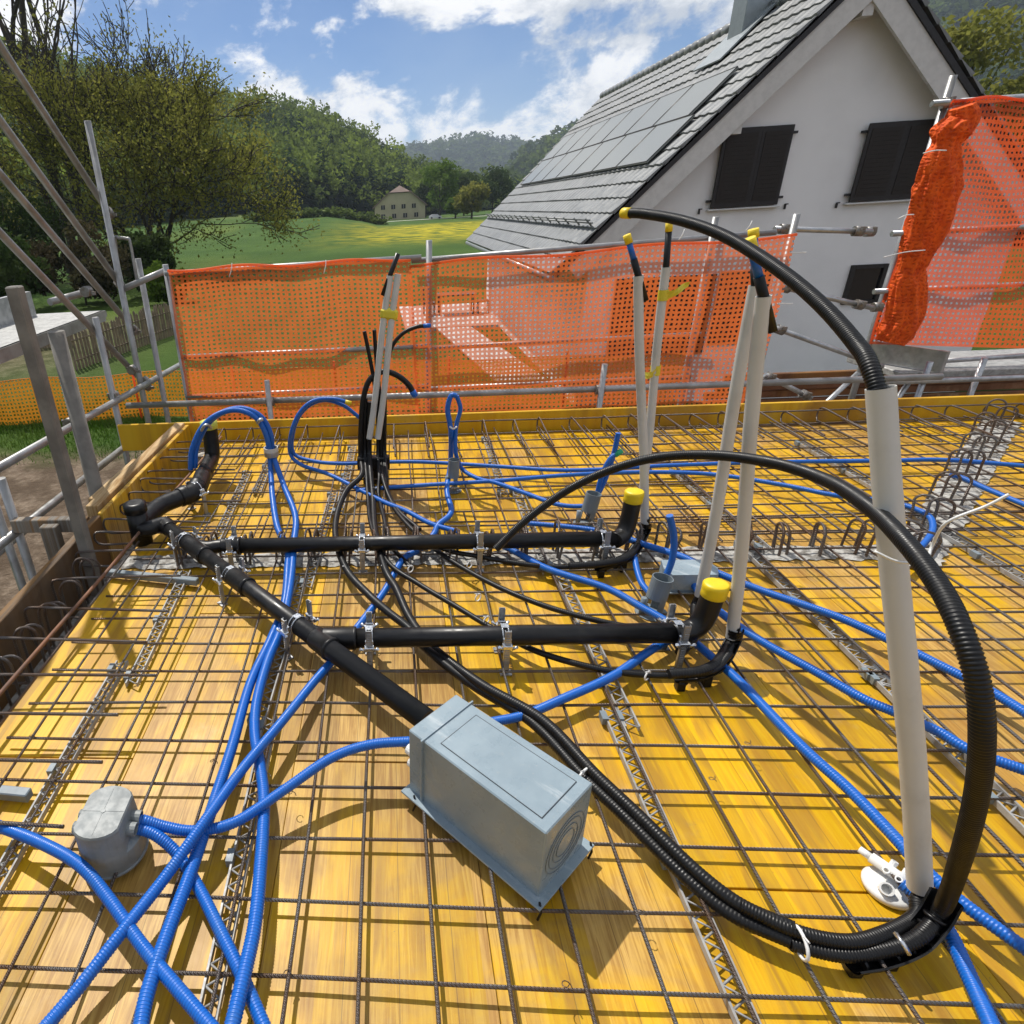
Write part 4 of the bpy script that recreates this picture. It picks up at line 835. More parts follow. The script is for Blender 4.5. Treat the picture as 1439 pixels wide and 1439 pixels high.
# ================================================================ nets
def net(name, label, S, nu, nv, mat_, fu=0.55, fv=0.5, wob=0.18, seed=0, hem=True):
    rg = np.random.default_rng(seed); us, vs_ = [], []
    for i in range(nu): us += [i/nu, (i+fu)/nu]
    for j in range(nv): vs_ += [j/nv, (j+fv)/nv]
    us.append(1.0); vs_.append(1.0); nU, nV = len(us), len(vs_); ju = rg.normal(size=(nU, nV))*wob/nu*0.3; jv = rg.normal(size=(nU, nV))*wob/nv*0.3
    V_ = np.array([S(u+ju[i, j]*(0 < i < nU-1), v+jv[i, j]*(0 < j < nV-1)) for i, u in enumerate(us) for j, v in enumerate(vs_)]); F_ = []
    for i in range(nU-1):
        for j in range(nV-1):
            if i % 2 == 1 and j % 2 == 1: continue
            F_.append((i*nV+j, (i+1)*nV+j, (i+1)*nV+j+1, i*nV+j+1))
    t = thing(name, S(0.5, 0.0), label, 'safety net'); fast_mesh('netting', V_, np.array(F_), mat_, t, smooth=True)
    if hem: build('hem', MB().tube([np.array(S(u, 1.0))+np.array((0, -0.012, 0)) for u in np.linspace(0, 1, 40)], 0.010, 7), mat_, t)
    return t
def quadS(tl, tr, bl, br, Yp, amp, ph, fold=None):
    TL, TR, BL, BR = [PY(*q, Yp) for q in (tl, tr, bl, br)]
    def S(u, v):
        p = (BL*(1-u)+BR*u)*(1-v)+(TL*(1-u)+TR*u)*v
        sag = amp*(math.sin(u*9+ph)*0.5+math.sin(u*23+v*5+ph)*0.35+math.sin(v*7+u*4+ph)*0.5)*math.sin(math.pi*min(1, max(0, v)))**0.5
        return p+np.array((0, sag, -0.012*math.sin(u*14+ph)*v))
    return S
net('safety_net', 'orange safety net panel hung left of the taped white tubes', quadS((236, 380), (577, 364), (268, 600), (592, 592), 4.83, 0.03, 0.4), 44, 38, 'net_orange', 0.56, 0.54, seed=1)
net('safety_net', 'wide orange safety net panel hung in front of the white house', quadS((575, 373), (1118, 331), (586, 595), (1058, 575), 4.84, 0.025, 2.1), 74, 36, 'net_orange', 0.56, 0.54, seed=2)
net('safety_net', 'tall orange safety net stretched at the upper right edge', quadS((1338, 140), (1560, 138), (1222, 484), (1500, 492), 5.52, 0.03, 1.2), 40, 44, 'net_red', 0.56, 0.56, seed=3)
G0 = PY(-60, 590, 13.0)
def Sg(u, v): x = -13+u*19.0; return np.array((x, 13.0+0.12*math.sin(x*0.9)+0.05*math.sin(x*3.1), -2.47+v*(1.0+0.03*math.sin(x*2.2))))
net('barrier_net', 'amber barrier net standing on the grass along the ground', Sg, 230, 12, 'net_amber', 0.5, 0.5, seed=4)
for k, x in enumerate((-10.2, -7.8, -5.6, -3.4, -1.2, 1.2, 3.6)):
    tag(build('fence_stake', MB().tube([(x, 12.95, -2.55), (x, 12.95, -1.35)], 0.025, 8), 'net_red'), f'{ordw(k)} orange stake from the left holding the amber barrier net', 'stake', 'stakes of the barrier net')
# gathered end of the right net
bun = [(1352, 150, 14), (1350, 172, 20), (1338, 186, 23), (1330, 203, 17), (1322, 225, 22), (1316, 262, 27), (1306, 310, 27), (1291, 352, 22), (1281, 378, 17), (1277, 400, 22), (1271, 440, 25), (1258, 468, 24), (1250, 482, 20)]
NB = 72; pp = crom([PY(x, y, 5.46) for x, y, r in bun], 14); rr = np.interp(np.linspace(0, len(bun)-1, len(pp)), range(len(bun)), [r*0.82*5.25/862 for _, _, r in bun])
mb = MB().tube(pp, rr, NB); cen = np.repeat(pp, NB, 0); vv = np.array(mb.v[:len(cen)]); rgb_ = np.random.default_rng(3); ph = rgb_.random(12)*6.28
for i in range(len(vv)):
    a = (i % NB)/NB*6.283; s = i//NB/14; wv = lambda q: 1-2*abs(math.sin(q))
    k = 1+0.085*wv(a*3.5+s*0.55+ph[0]+0.5*math.sin(s*1.3))+0.055*wv(a*6-s*0.9+ph[1]+0.7*math.sin(s*2.1+ph[2]))+0.03*wv(a*11+s*1.7+ph[3])+0.03*math.sin(s*4.3+a*2+ph[4])+rgb_.normal()*0.006
    vv[i] = cen[i]+(vv[i]-cen[i])*k
mb.v[:len(cen)] = [tuple(q) for q in vv]
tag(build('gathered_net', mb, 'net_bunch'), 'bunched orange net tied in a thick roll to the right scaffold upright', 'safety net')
def tie(path, lab, r=0.004, mat_='white_plastic', grp=None): tag(build('cable_tie', MB().tube(crom(path, 6), r, 5), mat_), lab, 'cable tie', grp)
for k, (a, b, w) in enumerate((((1297, 216), (1330, 212), 'upper knot of the bunched net'), ((1262, 308), (1284, 302), 'middle of the bunched net'), ((1242, 362), (1300, 352), 'narrow waist of the bunched net'))):
    tie([PY(*a, 5.3), PY((a[0]+b[0])/2, (a[1]+b[1])/2-2, 5.28), PY(*b, 5.3)], f'white cable tie at the {w}')
for k, (a, b, w) in enumerate((((1301, 322), (1307, 311), 'x'), ((322, 390), (326, 370), 'left third of the left net top'), ((455, 385), (458, 366), 'middle of the left net top'), ((954, 338), (962, 323), 'net top beside the yellow-capped tubes'), ((1048, 325), (1057, 311), 'net top left of the rail end'), ((1110, 356), (1133, 355), 'right net edge near its top'), ((1092, 427), (1114, 427), 'right net edge halfway down'))):
    if k: tie([PY(*a, 4.78), PY((a[0]+b[0])/2+1, (a[1]+b[1])/2, 4.77), PY(*b, 4.78)], f'white cable tie at the {w}', 0.0035)
# grass and weeds at the soil edge
n = 26000; gx = RNG.uniform(-12.5, -1.8, n); gy = 12.55+np.abs(RNG.normal(size=n))*1.1*np.sign(RNG.random(n)-0.25); keep = (gy > 10.4) & (gy < 16) & (np.sin(gx*1.7)+np.sin(gx*0.63+gy)+RNG.normal(size=n)*0.6 > -0.9); gx, gy = gx[keep], gy[keep]; n = len(gx)
h = 0.07+0.16*RNG.random(n)**2; a = RNG.random(n)*6.283; w = 0.012; dx, dy = np.cos(a)*w, np.sin(a)*w; lx, ly = RNG.normal(size=n)*0.06, RNG.normal(size=n)*0.06; gz = np.full(n, -2.52)
V_ = np.stack([np.stack([gx-dx, gy-dy, gz], 1), np.stack([gx+dx, gy+dy, gz], 1), np.stack([gx+lx, gy+ly, gz+h], 1)], 1).reshape(-1, 3)
tag(fast_mesh('grass', V_, np.arange(3*n).reshape(n, 3), 'grass'), 'tufts of grass and weeds along the soil edge by the barrier net', 'grass', kind='stuff')
# ================================================================ black drain pipework
drain = thing('drain_pipe', (0.0, 2.1, 0.0), 'black plastic drain pipework with branches, elbows and taped ends', 'pipe')
PR = 0.0345; PZ0 = 0.112
def dpart(nm, path, r, mat_='black_pipe', n=22, per=6, parent=None):
    p = crom(path, per) if len(path) > 2 else np.array(path, float); return build(nm, MB().tube(p, r, n), mat_, parent or drain)
def collar(a, b, r, parent=None, lip=0.005):
    a, b = np.array(a, float), np.array(b, float); d = nz(b-a); return build('coupling', MB().tube([a, a+d*0.002, a+d*0.006, b-d*0.012, b-d*0.010, b-d*0.001, b], [r-lip, r, r+0.001, r+0.001, r+0.0035, r+0.0035, r-lip], 22), 'black_pipe', parent or drain)
M0, M1 = np.array((-1.16, 2.655, 0.116)), np.array((0.085, 1.345, 0.116)); md = nz(M1-M0)
dpart('pipe', [M0, M1], PR)
def onmain(px, py): # nearest point on the main run to a sighted point
    q = P(px, py, 0.116); return M0+md*np.dot(q-M0, md)
for a, b in (((262, 768), (285, 783)), ((318, 808), (345, 828)), ((440, 898), (462, 916))):
    collar(onmain(*a), onmain(*b), PR+0.004)
B1 = onmain(262, 765); B2 = onmain(428, 890)
b1e = np.array((0.965, 2.412, 0.12)); b2e = np.array((0.955, 1.752, 0.12))
dpart('branch', [B1, B1+np.array((0.10, -0.045, 0)), np.array((-0.80, 2.405, 0.118)), np.array((-0.66, 2.405, 0.118))], PR-0.003)
dpart('pipe', [np.array((-0.72, 2.405, 0.118)), b1e], PR); collar((-0.79, 2.405, 0.118), (-0.70, 2.405, 0.118), PR+0.004)
dpart('branch', [B2, B2+np.array((0.09, -0.05, 0)), np.array((-0.22, 1.727, 0.118)), np.array((-0.14, 1.728, 0.118))], PR-0.002)
dpart('pipe', [np.array((-0.2, 1.728, 0.118)), b2e], PR); collar((-0.26, 1.7275, 0.118), (-0.14, 1.728, 0.118), PR+0.004)
def riser(e, d, top, capmat, lab):
    e = np.array(e, float); d = np.array(d, float)
    o = dpart('elbow', [e-d*0.03, e+d*0.02, e+d*0.055+np.array((0, 0, 0.012)), e+d*0.078+np.array((0, 0, 0.045)), e+d*0.088+np.array((0, 0, 0.10)), e+d*0.094+np.array((0, 0, top))], PR+0.001)
    c = e+d*0.094+np.array((0, 0, top)); build('cap', MB().tube([c+(0, 0, -0.038), c+(0, 0, -0.036), c+(0.0005, 0, -0.02), c+(0.001, 0, -0.004), c+(0, 0, 0.010), c+(0, 0, 0.0135), c+(0, 0, 0.0145)], [PR+0.002, PR+0.0045, PR+0.0038, PR+0.005, PR+0.0042, PR-0.001, PR-0.018], 22), capmat, o)
riser(b1e, (0.62, 0.55, 0), 0.19, 'yellow_cap', ''); riser(b2e, (0.95, 0.22, 0), 0.17, 'yellow_cap', '')
# far bigger pieces at the left edge
S1 = P(197, 745, 0.10); S1[2] = 0; fr = 0.047
dpart('stack', [S1+(0, 0, 0.03), S1+(0, 0, 0.215)], fr+0.003); build('cap', MB().tube([S1+(0, 0, 0.20), S1+(0, 0, 0.203), S1+(0, 0, 0.245), S1+(0, 0, 0.252)], [fr+0.002, fr+0.009, fr+0.008, fr-0.01], 24), 'black_pipe', drain)
dpart('elbow', [S1+(0.0, 0, 0.12), S1+(0.05, -0.03, 0.12), M0+(0.02, -0.01, 0), M0+md*0.10], PR+0.003)
far = [P(225, 712, 0.13), P(252, 700, 0.13), P(275, 690, 0.13), P(286, 668, 0.13), P(296, 650, 0.13)]
dpart('elbow', [S1+(0.0, 0.0, 0.13)]+far[:3], fr); dpart('elbow', far[1:4], fr+0.004); dpart('pipe', far[2:5], fr-0.002)
top = far[4]; dpart('riser', [far[3], top+np.array((-0.005, 0.03, 0.005)), top+np.array((0.0, 0.065, 0.05)), top+np.array((0, 0.08, 0.16)), top+np.array((0, 0.08, 0.20))], fr)
ct = top+np.array((0, 0.08, 0.20)); build('cap', MB().tube([ct+(0, 0, -0.01), ct+(0, 0, -0.008), ct+(0, 0, 0.035), ct+(0, 0, 0.042)], [fr+0.001, fr+0.006, fr+0.006, fr-0.01], 24), 'lime_cap', drain)
for i in range(2): collar(far[1+i], far[1+i]+nz(far[2+i]-far[1+i])*0.05, fr+0.006)
# brackets
def bracket(c, d, label, r=PR, gap=0.026, hgt=0.175):
    c = np.array(c, float); d = nz((d[0], d[1], 0)); n = np.array((-d[1], d[0], 0)); t = thing('pipe_bracket', (c[0], c[1], 0.0), label, 'pipe bracket', 'pipe brackets')
    mb = MB(); ang = np.linspace(-0.15*math.pi, 1.15*math.pi, 15)
    for s in (-1, 1):
        pts = [c+d*s*0.010+(n*math.cos(a)+np.array((0, 0, 1))*math.sin(a))*(r+0.003) for a in ang]; mb.tube(pts, 0.0028, 5)
    mb.box(c+np.array((0, 0, r+0.0035)), (0.026, 0.024, 0.003), R=np.array([d, n, (0, 0, 1)]).T); build('band', mb, 'zinc_bright', t)
    Rm = np.array([d, n, (0, 0, 1)]).T
    for s in (-1, 1):
        q = c+n*s*(r+gap); hh = hgt+random.uniform(-0.012, 0.02); k = MB()
        k.box((q[0], q[1], hh/2), (0.018, 0.003, hh), R=Rm)
        for e in (-1, 1): k.box((q[0]+d[0]*e*0.0095-n[0]*s*0.004, q[1]+d[1]*e*0.0095-n[1]*s*0.004, hh/2), (0.002, 0.010, hh), R=Rm)
        for z in np.arange(0.012, hh-0.006, 0.0095): k.box((q[0]+n[0]*s*0.0025, q[1]+n[1]*s*0.0025, z), (0.013, 0.003, 0.004), R=Rm)
        lg = build('leg', k, 'galvanised', t)
        hd = MB().box((q[0], q[1], c[2]-0.004), (0.034, 0.020, 0.016), R=Rm, b=0.002).box((q[0]-n[0]*s*0.010, q[1]-n[1]*s*0.010, c[2]+0.012), (0.028, 0.012, 0.022), R=Rm, b=0.002)
        for e in (-1, 1): hd.tube([q+d*e*0.014+n*s*0.004+np.array((0, 0, c[2]-q[2]-0.012)), q+d*e*0.030+n*s*0.012+np.array((0, 0, c[2]-q[2]+0.004))], 0.0055, 6)
        build('wing_clip', hd, 'zinc_bright', lg)
        build('foot', MB().box((q[0], q[1], 0.003), (0.04, 0.03, 0.005), R=Rm), 'galvanised', lg)
for (px, py), w in (((256, 762), 'main pipe nearest the black capped stack'), ((318, 812), 'main pipe between the two branches'), ((408, 884), 'main pipe by the second branch')):
    bracket(onmain(px, py), md, f'zinc pipe bracket with screw legs on the {w}')
for x, w in ((-0.74, 'left end of the back branch pipe'), (-0.145, 'back branch under the cable bundle'), (0.37, 'middle of the back branch by the hose end'), (0.90, 'right end of the back branch before the elbow')): bracket((x, 2.41, 0.119), (1, 0, 0), f'zinc pipe bracket at the {w}')
for x, w in ((-0.095, 'left end of the front branch pipe'), (0.37, 'middle of the front branch pipe'), (0.945, 'right end of the front branch by the elbow')): bracket((x, 1.738+0.02*x, 0.119), (1, 0.02, 0), f'zinc pipe bracket at the {w}')
bracket(far[2], far[2]-far[1], 'zinc pipe bracket under the thick far elbow', fr, 0.02, 0.15)

# ================================================================ grey installation box
u = nz((0.70, -0.714, 0)); w = np.array((-u[1], u[0], 0)); bc = np.array((0.232, 1.092, 0)); L, W, z0, z1 = 0.40, 0.187, 0.042, 0.262
Rb = np.array([u, w, (0, 0, 1)]).T
bx_ = thing('installation_box', (bc[0], bc[1], z0), 'blue-grey rectangular plastic box at the end of the black drain pipe', 'box')
build('body', MB().box(bc+np.array((0, 0, (z0+z1)/2)), (L, W, z1-z0), R=Rb, b=0.003), 'grey_box', bx_)
build('base_flange', MB().box(bc+np.array((0, 0, z0+0.003))+u*0.005, (L+0.03, W+0.044, 0.006), R=Rb, b=0.001), 'grey_box', bx_)
ed = build('end_plate', MB().box(bc-u*(L/2+0.0045-0.055)+np.array((0, 0, (z0+z1)/2)), (0.004, W+0.016, z1-z0+0.008), R=Rb), 'grey_box', bx_)
lid = build('lid', MB().box(bc+u*0.03+np.array((0, 0, z1+0.0008)), (L-0.115, W-0.05, 0.0016), R=Rb), 'grey_box', bx_)
g = MB()
for s in (-1, 1):
    g.box(bc+u*0.03+w*s*(W-0.05)/2+np.array((0, 0, z1+0.0012)), (L-0.113, 0.0014, 0.0018), R=Rb); g.box(bc+u*(0.03+s*(L-0.115)/2)+np.array((0, 0, z1+0.0012)), (0.0014, W-0.052, 0.0018), R=Rb)
build('lid_joint', g, 'dark_line', lid)
fc = bc+u*(L/2+0.001)+np.array((0, 0, z0+0.105))
for r in (0.078, 0.066, 0.05, 0.036):
    build('knockout_ring', MB().tube([fc+(w*math.cos(a)+np.array((0, 0, 1))*math.sin(a))*r for a in np.linspace(0, 6.2832, 33)], 0.0009, 5, cap=False, closed=True), 'grey_plastic', bx_)
nb_ = bc+w*0.0+u*(L/2)
build('nozzle', MB().ring(bc-u*(L/2)-w*0.062+np.array((0, 0, 0.15)), bc-u*(L/2+0.03)-w*0.062+np.array((0, 0, 0.15)), 0.016, 0.013, 14).ring(bc-u*(L/2)-w*0.062+np.array((0, 0, 0.105)), bc-u*(L/2+0.025)-w*0.062+np.array((0, 0, 0.105)), 0.014, 0.010, 14), 'white_plastic', bx_)
for q in (bc+u*(L/2+0.012)-w*(W/2+0.012), bc-u*(L/2-0.03)-w*(W/2+0.012), bc+u*(L/2+0.012)+w*(W/2+0.015)):
    tag(build('wire_tie', MB().tube([q+(0, 0, 0.056), q+(0.004, -0.006, 0.03), q+(-0.004, -0.012, 0.012)], 0.003, 5), 'black_hose'), None)
ties_ = [o for o in bpy.data.objects if o.name.startswith('wire_tie')]
for o, l in zip(ties_, ('front corner', 'back left corner', 'right corner')): tag(o, f'black wire tie at the {l} of the grey box flange', 'wire tie')

# ================================================================ conduits
def hose(name, label, pts, r, mat_, cat, pitch=0.0068, amp=0.10, grp=None, parent=None, tip=None, n=12):
    p = resample(crom(pts, 10), pitch/4); k = np.arange(len(p)); rad = r*(1-amp*np.array((0, 0.25, 1.0, 0.75))[k % 4])
    o = build(name, MB().tube(p, rad, n), mat_, parent)
    if label: tag(o, label, cat, grp)
    if tip:
        d = nz(p[0]-p[1]); build('end_cap', MB().tube([p[0]-d*0.03, p[0]+d*0.004, p[0]+d*0.010], [r*1.08, r*1.08, r*0.7], 12), tip, o)
    return o
BR = 0.0148; ZB = 0.066
def F(lst, z=ZB): return [P(x, y, (q[0] if q else z)) for x, y, *q in lst]
def UP(lst, Y): return [PY(x, y, Y) for x, y in lst]
arc1 = UP([(268, 660), (270, 632), (285, 600), (308, 582), (335, 577), (360, 588), (374, 612)], 3.32)
hose('blue_conduit', 'blue conduit from the left arch running down left of its twin to the bottom edge', arc1+[PY(379, 640, 3.33)]+F([(381, 668, .11), (383, 700, .09), (390, 742, .09), (404, 770, .08), (404, 800), (399, 850), (380, 900), (352, 960), (326, 1050), (300, 1130), (270, 1220), (236, 1310), (206, 1400), (194, 1470)]), 0.0165, 'blue_conduit', 'conduit', grp='blue conduits')
hose('blue_conduit', 'blue conduit from the left arch bulging right of its twin to the bottom edge', [q+np.array((0.022, 0.018, 0.004)) for q in arc1]+[PY(384, 640, 3.34)]+F([(399, 683, .10), (415, 725, .09), (413, 765, .08), (408, 820), (396, 880), (376, 930), (361, 985), (358, 1030), (366, 1080), (371, 1130), (366, 1220), (358, 1300), (343, 1370), (322, 1460)], 0.07), 0.0165, 'blue_conduit', 'conduit', grp='blue conduits')
hose('blue_conduit', 'blue conduit entering at the left edge below the round junction box', F([(-40, 1148), (0, 1162), (60, 1186, .085), (112, 1216, .095), (150, 1260, .08), (200, 1330), (248, 1388), (310, 1460)]), BR, 'blue_conduit', 'conduit', grp='blue conduits')
hose('blue_conduit', 'blue conduit linking the round junction box to the grey rectangular box', F([(170, 1150, .12), (200, 1153, .11), (235, 1163, .085), (275, 1168, .075), (332, 1155, .085), (400, 1110, .10), (465, 1066, .125), (520, 1047, .14), (582, 1042, .15)]), BR*0.96, 'blue_conduit', 'conduit', grp='blue conduits')
hose('blue_conduit', 'blue conduit from the round junction box crossing down to the bottom edge', F([(166, 1163, .11), (195, 1165, .10), (222, 1176, .085), (252, 1204, .055), (280, 1250, .045), (310, 1310, .045), (340, 1372, .045), (378, 1460, .045)]), BR, 'blue_conduit', 'conduit', grp='blue conduits')
lp = UP([(634, 640), (634, 612), (632, 595), (629, 575), (634, 557), (642, 557), (647, 575), (642, 595), (640, 612), (641, 640)], 3.26)
hose('blue_conduit', 'blue conduit with a teardrop loop above the grey sleeve, running down left', lp[5:0:-1]+F([(633, 652, .10), (628, 690), (634, 720), (616, 738), (609, 752, .05), (590, 772, .05), (566, 787, .05), (540, 832, .05), (498, 888, .05), (470, 925, .055), (440, 960, .06), (400, 1010, .085), (340, 1082, .105), (284, 1160, .11), (230, 1236, .08), (170, 1312, .075), (108, 1392, .06), (50, 1460, .06)]), BR, 'blue_conduit', 'conduit', grp='blue conduits')
hose('blue_conduit', 'blue conduit leaving the teardrop loop to the right-hand grey sleeve', lp[5:]+F([(650, 660, .08), (672, 673), (700, 680), (742, 695), (782, 709), (814, 712), (832, 706, .10)])+[PY(848, 680, 2.84), PY(862, 640, 2.84), PY(869, 609, 2.84)], 0.0125, 'blue_conduit', 'conduit', grp='blue conduits')
hose('blue_conduit', 'short blue conduit with green tip rising from the middle sleeve', [PY(872, 635, 2.83), PY(858, 645, 2.83), PY(846, 668, 2.83), PY(838, 700, 2.83), PY(832, 722, 2.83)], 0.0125, 'blue_conduit', 'conduit', grp='blue conduits', tip='green_tip')
a2 = UP([(492, 567), (468, 561), (440, 564), (420, 582), (409, 610)], 3.55)
hose('blue_conduit', 'blue conduit arching behind the cable bundle then crossing to the back branch pipe', a2+F([(408, 638, .10), (424, 654), (462, 667), (500, 686), (540, 706), (570, 718), (605, 736), (645, 748)]), 0.0125, 'blue_conduit', 'conduit', grp='blue conduits', tip='yellow_cap')
hose('blue_conduit', 'long blue conduit arching left of the bundle then running across the back of the deck', UP([(506, 588), (482, 570), (455, 563), (430, 574), (414, 600)], 3.57)+F([(412, 636, .11), (438, 648), (480, 652), (540, 650), (600, 650), (700, 656), (780, 661), (850, 660), (930, 655), (1080, 650), (1240, 648), (1330, 647), (1460, 657)]), 0.0125, 'blue_conduit', 'conduit', grp='blue conduits')
hose('blue_conduit', 'blue conduit from the bundle foot running right behind the hose arc', F([(500, 690), (540, 686), (600, 682), (700, 676), (800, 668), (900, 664), (1000, 667), (1100, 682), (1170, 696), (1250, 706), (1300, 722), (1311, 742), (1298, 765), (1270, 790)]), 0.0125, 'blue_conduit', 'conduit', grp='blue conduits')
hose('blue_conduit', 'short blue conduit passing behind the back branch to the middle sleeve', F([(742, 736), (790, 740), (842, 747), (880, 762)]), 0.0125, 'blue_conduit', 'conduit', grp='blue conduits')
hose('blue_conduit', 'blue conduit running from under the hose end diagonally to the right bottom corner', F([(690, 760, .05), (722, 775, .05), (770, 800, .055), (850, 826, .06), (900, 853, .06), (945, 879, .06), (990, 915, .055), (1040, 959, .06), (1126, 1049, .065), (1192, 1109, .065), (1259, 1179, .065), (1292, 1216, .065), (1352, 1269, .065), (1450, 1340, .065)]), BR, 'blue_conduit', 'conduit', grp='blue conduits')
hose('blue_conduit', 'blue conduit rising crooked out of the front grey sleeve', [PY(941, 725, 2.10), PY(947, 755, 2.10), PY(945, 785, 2.09), PY(935, 812, 2.08), PY(922, 838, 2.07)]+F([(905, 825, .05), (897, 808, .055), (892, 785, .06), (890, 770, .06)]), 0.0125, 'blue_conduit', 'conduit', grp='blue conduits')
hose('blue_conduit', 'blue conduit passing over the flat grey box and sweeping to the right edge', F([(880, 757, .08), (909, 767, .08), (959, 783, .10), (1002, 803, .09), (1072, 831, .07), (1176, 867, .065), (1256, 903, .065), (1326, 938, .065), (1389, 970, .065), (1460, 1014, .065)]), BR, 'blue_conduit', 'conduit', grp='blue conduits')
hose('blue_conduit', 'blue conduit from the flat grey box passing behind the capped elbow to the right edge', F([(968, 812, .07), (985, 835, .06), (1016, 864, .06), (1069, 901, .065), (1146, 944, .065), (1212, 982, .065), (1259, 1002, .065), (1319, 1029, .065), (1366, 1056, .065), (1460, 1090, .065)]), BR, 'blue_conduit', 'conduit', grp='blue conduits')
hose('blue_conduit', 'blue conduit from the white ceiling fitting to the lower right corner', F([(1268, 1243, .05), (1292, 1262, .05), (1328, 1302, .06), (1360, 1368, .06), (1402, 1460, .06)]), BR, 'blue_conduit', 'conduit', grp='blue conduits')
hose('blue_conduit', 'blue conduit running from the front branch pipe under to the grey rectangular box', F([(985, 880, .045), (923, 909, .05), (862, 950, .055), (790, 983, .06), (735, 1006, .06), (680, 1018, .07), (640, 1035, .08)]), BR, 'blue_conduit', 'conduit', grp='blue conduits')
hose('blue_conduit', 'short blue conduit threading the diagonal starter loops at the right', F([(1336, 668, .09), (1352, 672, .08), (1392, 690), (1460, 718)]), 0.0125, 'blue_conduit', 'conduit', grp='blue conduits')

# black cable conduits at the bundle
KR = 0.0112; bx0 = P(525, 668, 0.05); Yb = bx0[1]
def bund(x, y): return PY(x, y, Yb)
def kab(label, top, mid, low, r=KR, tip=None, z=0.062): return hose('black_conduit', label, [bund(*q) for q in top+mid]+F(low, z), r, 'black_hose', 'conduit', 0.0075, 0.05, 'black conduits', tip=tip, n=10)
kab('black conduit standing up with an open end, left of the taped tubes', [(512, 466), (519, 500), (526, 540)], [(531, 590), (531, 640)], [(533, 668, .12), (532, 695), (540, 730), (548, 765), (580, 800, .05)])
kab('black conduit standing up with an open end, close beside the taped tubes', [(526, 464), (529, 510), (533, 550)], [(536, 600), (536, 645)], [(538, 672, .12), (550, 705), (575, 740), (620, 770), (670, 782, .055), (760, 796, .055), (830, 795, .06), (875, 783, .07), (893, 765, .10)])
kab('black conduit bent over in a hook with blue tip in front of the tubes', [(583, 556), (573, 540), (556, 527), (537, 523), (519, 535), (510, 565)], [(507, 610), (507, 645)], [(508, 668, .12), (487, 690, .09), (474, 722), (472, 757), (487, 801, .075), (518, 836, .075), (545, 860, .07), (574, 883, .06), (597, 910, .055), (660, 960, .055), (747, 1015, .06), (820, 1092, .06), (880, 1150, .06), (960, 1230, .055), (1028, 1285, .05), (1110, 1322, .05)], r=0.0165, tip='blue_conduit')
kab('black conduit curving away right with blue tip behind the taped tubes', [(603, 458), (585, 460), (565, 470), (550, 490), (542, 525)], [(541, 590), (540, 640)], [(541, 668, .12), (546, 700), (570, 735), (615, 775), (680, 815, .06), (760, 850, .06), (850, 875, .06), (930, 888, .055)], tip='blue_conduit')
kab('black conduit in the bundle running under the front branch to its elbow', [(514, 560), (513, 600)], [(513, 640)], [(515, 668, .12), (517, 700), (522, 740), (545, 790, .075), (590, 822, .07), (640, 852, .06), (700, 888, .055), (760, 918, .055), (850, 942, .055), (940, 950, .06), (1000, 943, .075), (1026, 918, .10)])
kab('black conduit in the bundle sweeping below the middle of the deck', [(520, 565), (519, 605)], [(519, 640)], [(521, 668, .12), (524, 700), (527, 745), (541, 800, .08), (557, 828, .08), (572, 862, .07), (590, 890, .06), (612, 914, .055), (676, 962, .075), (762, 1012, .08), (836, 1088, .08), (897, 1146, .08), (975, 1222, .075), (1040, 1272, .07), (1115, 1306, .07)], r=0.0165)
kab('short black conduit at the right of the bundle, dropping behind it', [(538, 560), (540, 600)], [(541, 640)], [(543, 668, .12), (545, 690), (560, 718), (590, 745)])
build_b = thing('bending_guide', tuple(P(525, 672, 0.0)), 'black bundle bracket holding the cable conduits upright', 'guide')
q0 = bund(507, 650); q1_ = bund(543, 650); build('comb', MB().box((q0+q1_)/2, (abs(q1_[0]-q0[0])+0.04, 0.06, 0.075), b=0.006), 'black_hose', build_b)
build('foot', MB().box(((q0+q1_)/2)*np.array((1, 1, 0))+np.array((0, 0, 0.045)), (abs(q1_[0]-q0[0])-0.02, 0.045, 0.09), b=0.006), 'black_hose', build_b)

# the two big hoses
HR = 0.0150
tb = np.array((1.112, 0.905, 0.095)); tt5 = PZ(1238, 546, 1.10)
hz_ = F([(1040, 1272, .075), (1115, 1308, .07), (1190, 1324, .065), (1245, 1312, .065)])
hose('corrugated_hose', 'thick black corrugated hose leaving the tall white tube and arching up left', [PZ(877, 300, 1.95), PZ(905, 301, 1.88), PZ(960, 311, 1.75), PZ(1020, 333, 1.6), PZ(1090, 376, 1.43), PZ(1150, 425, 1.3), PZ(1200, 480, 1.19), PZ(1224, 520, 1.125), tt5*0.93+tb*0.07, tt5*0.75+tb*0.25, (tt5+tb)/2, tt5*0.25+tb*0.75, tt5*0.08+tb*0.92, tb+np.array((-0.001, -0.002, -0.012)), tb+np.array((-0.012, -0.016, -0.03)), tb+np.array((-0.035, -0.045, -0.035))]+hz_[::-1], HR, 'black_hose', 'hose', 0.0062, 0.12, tip='yellow_cap', n=20)
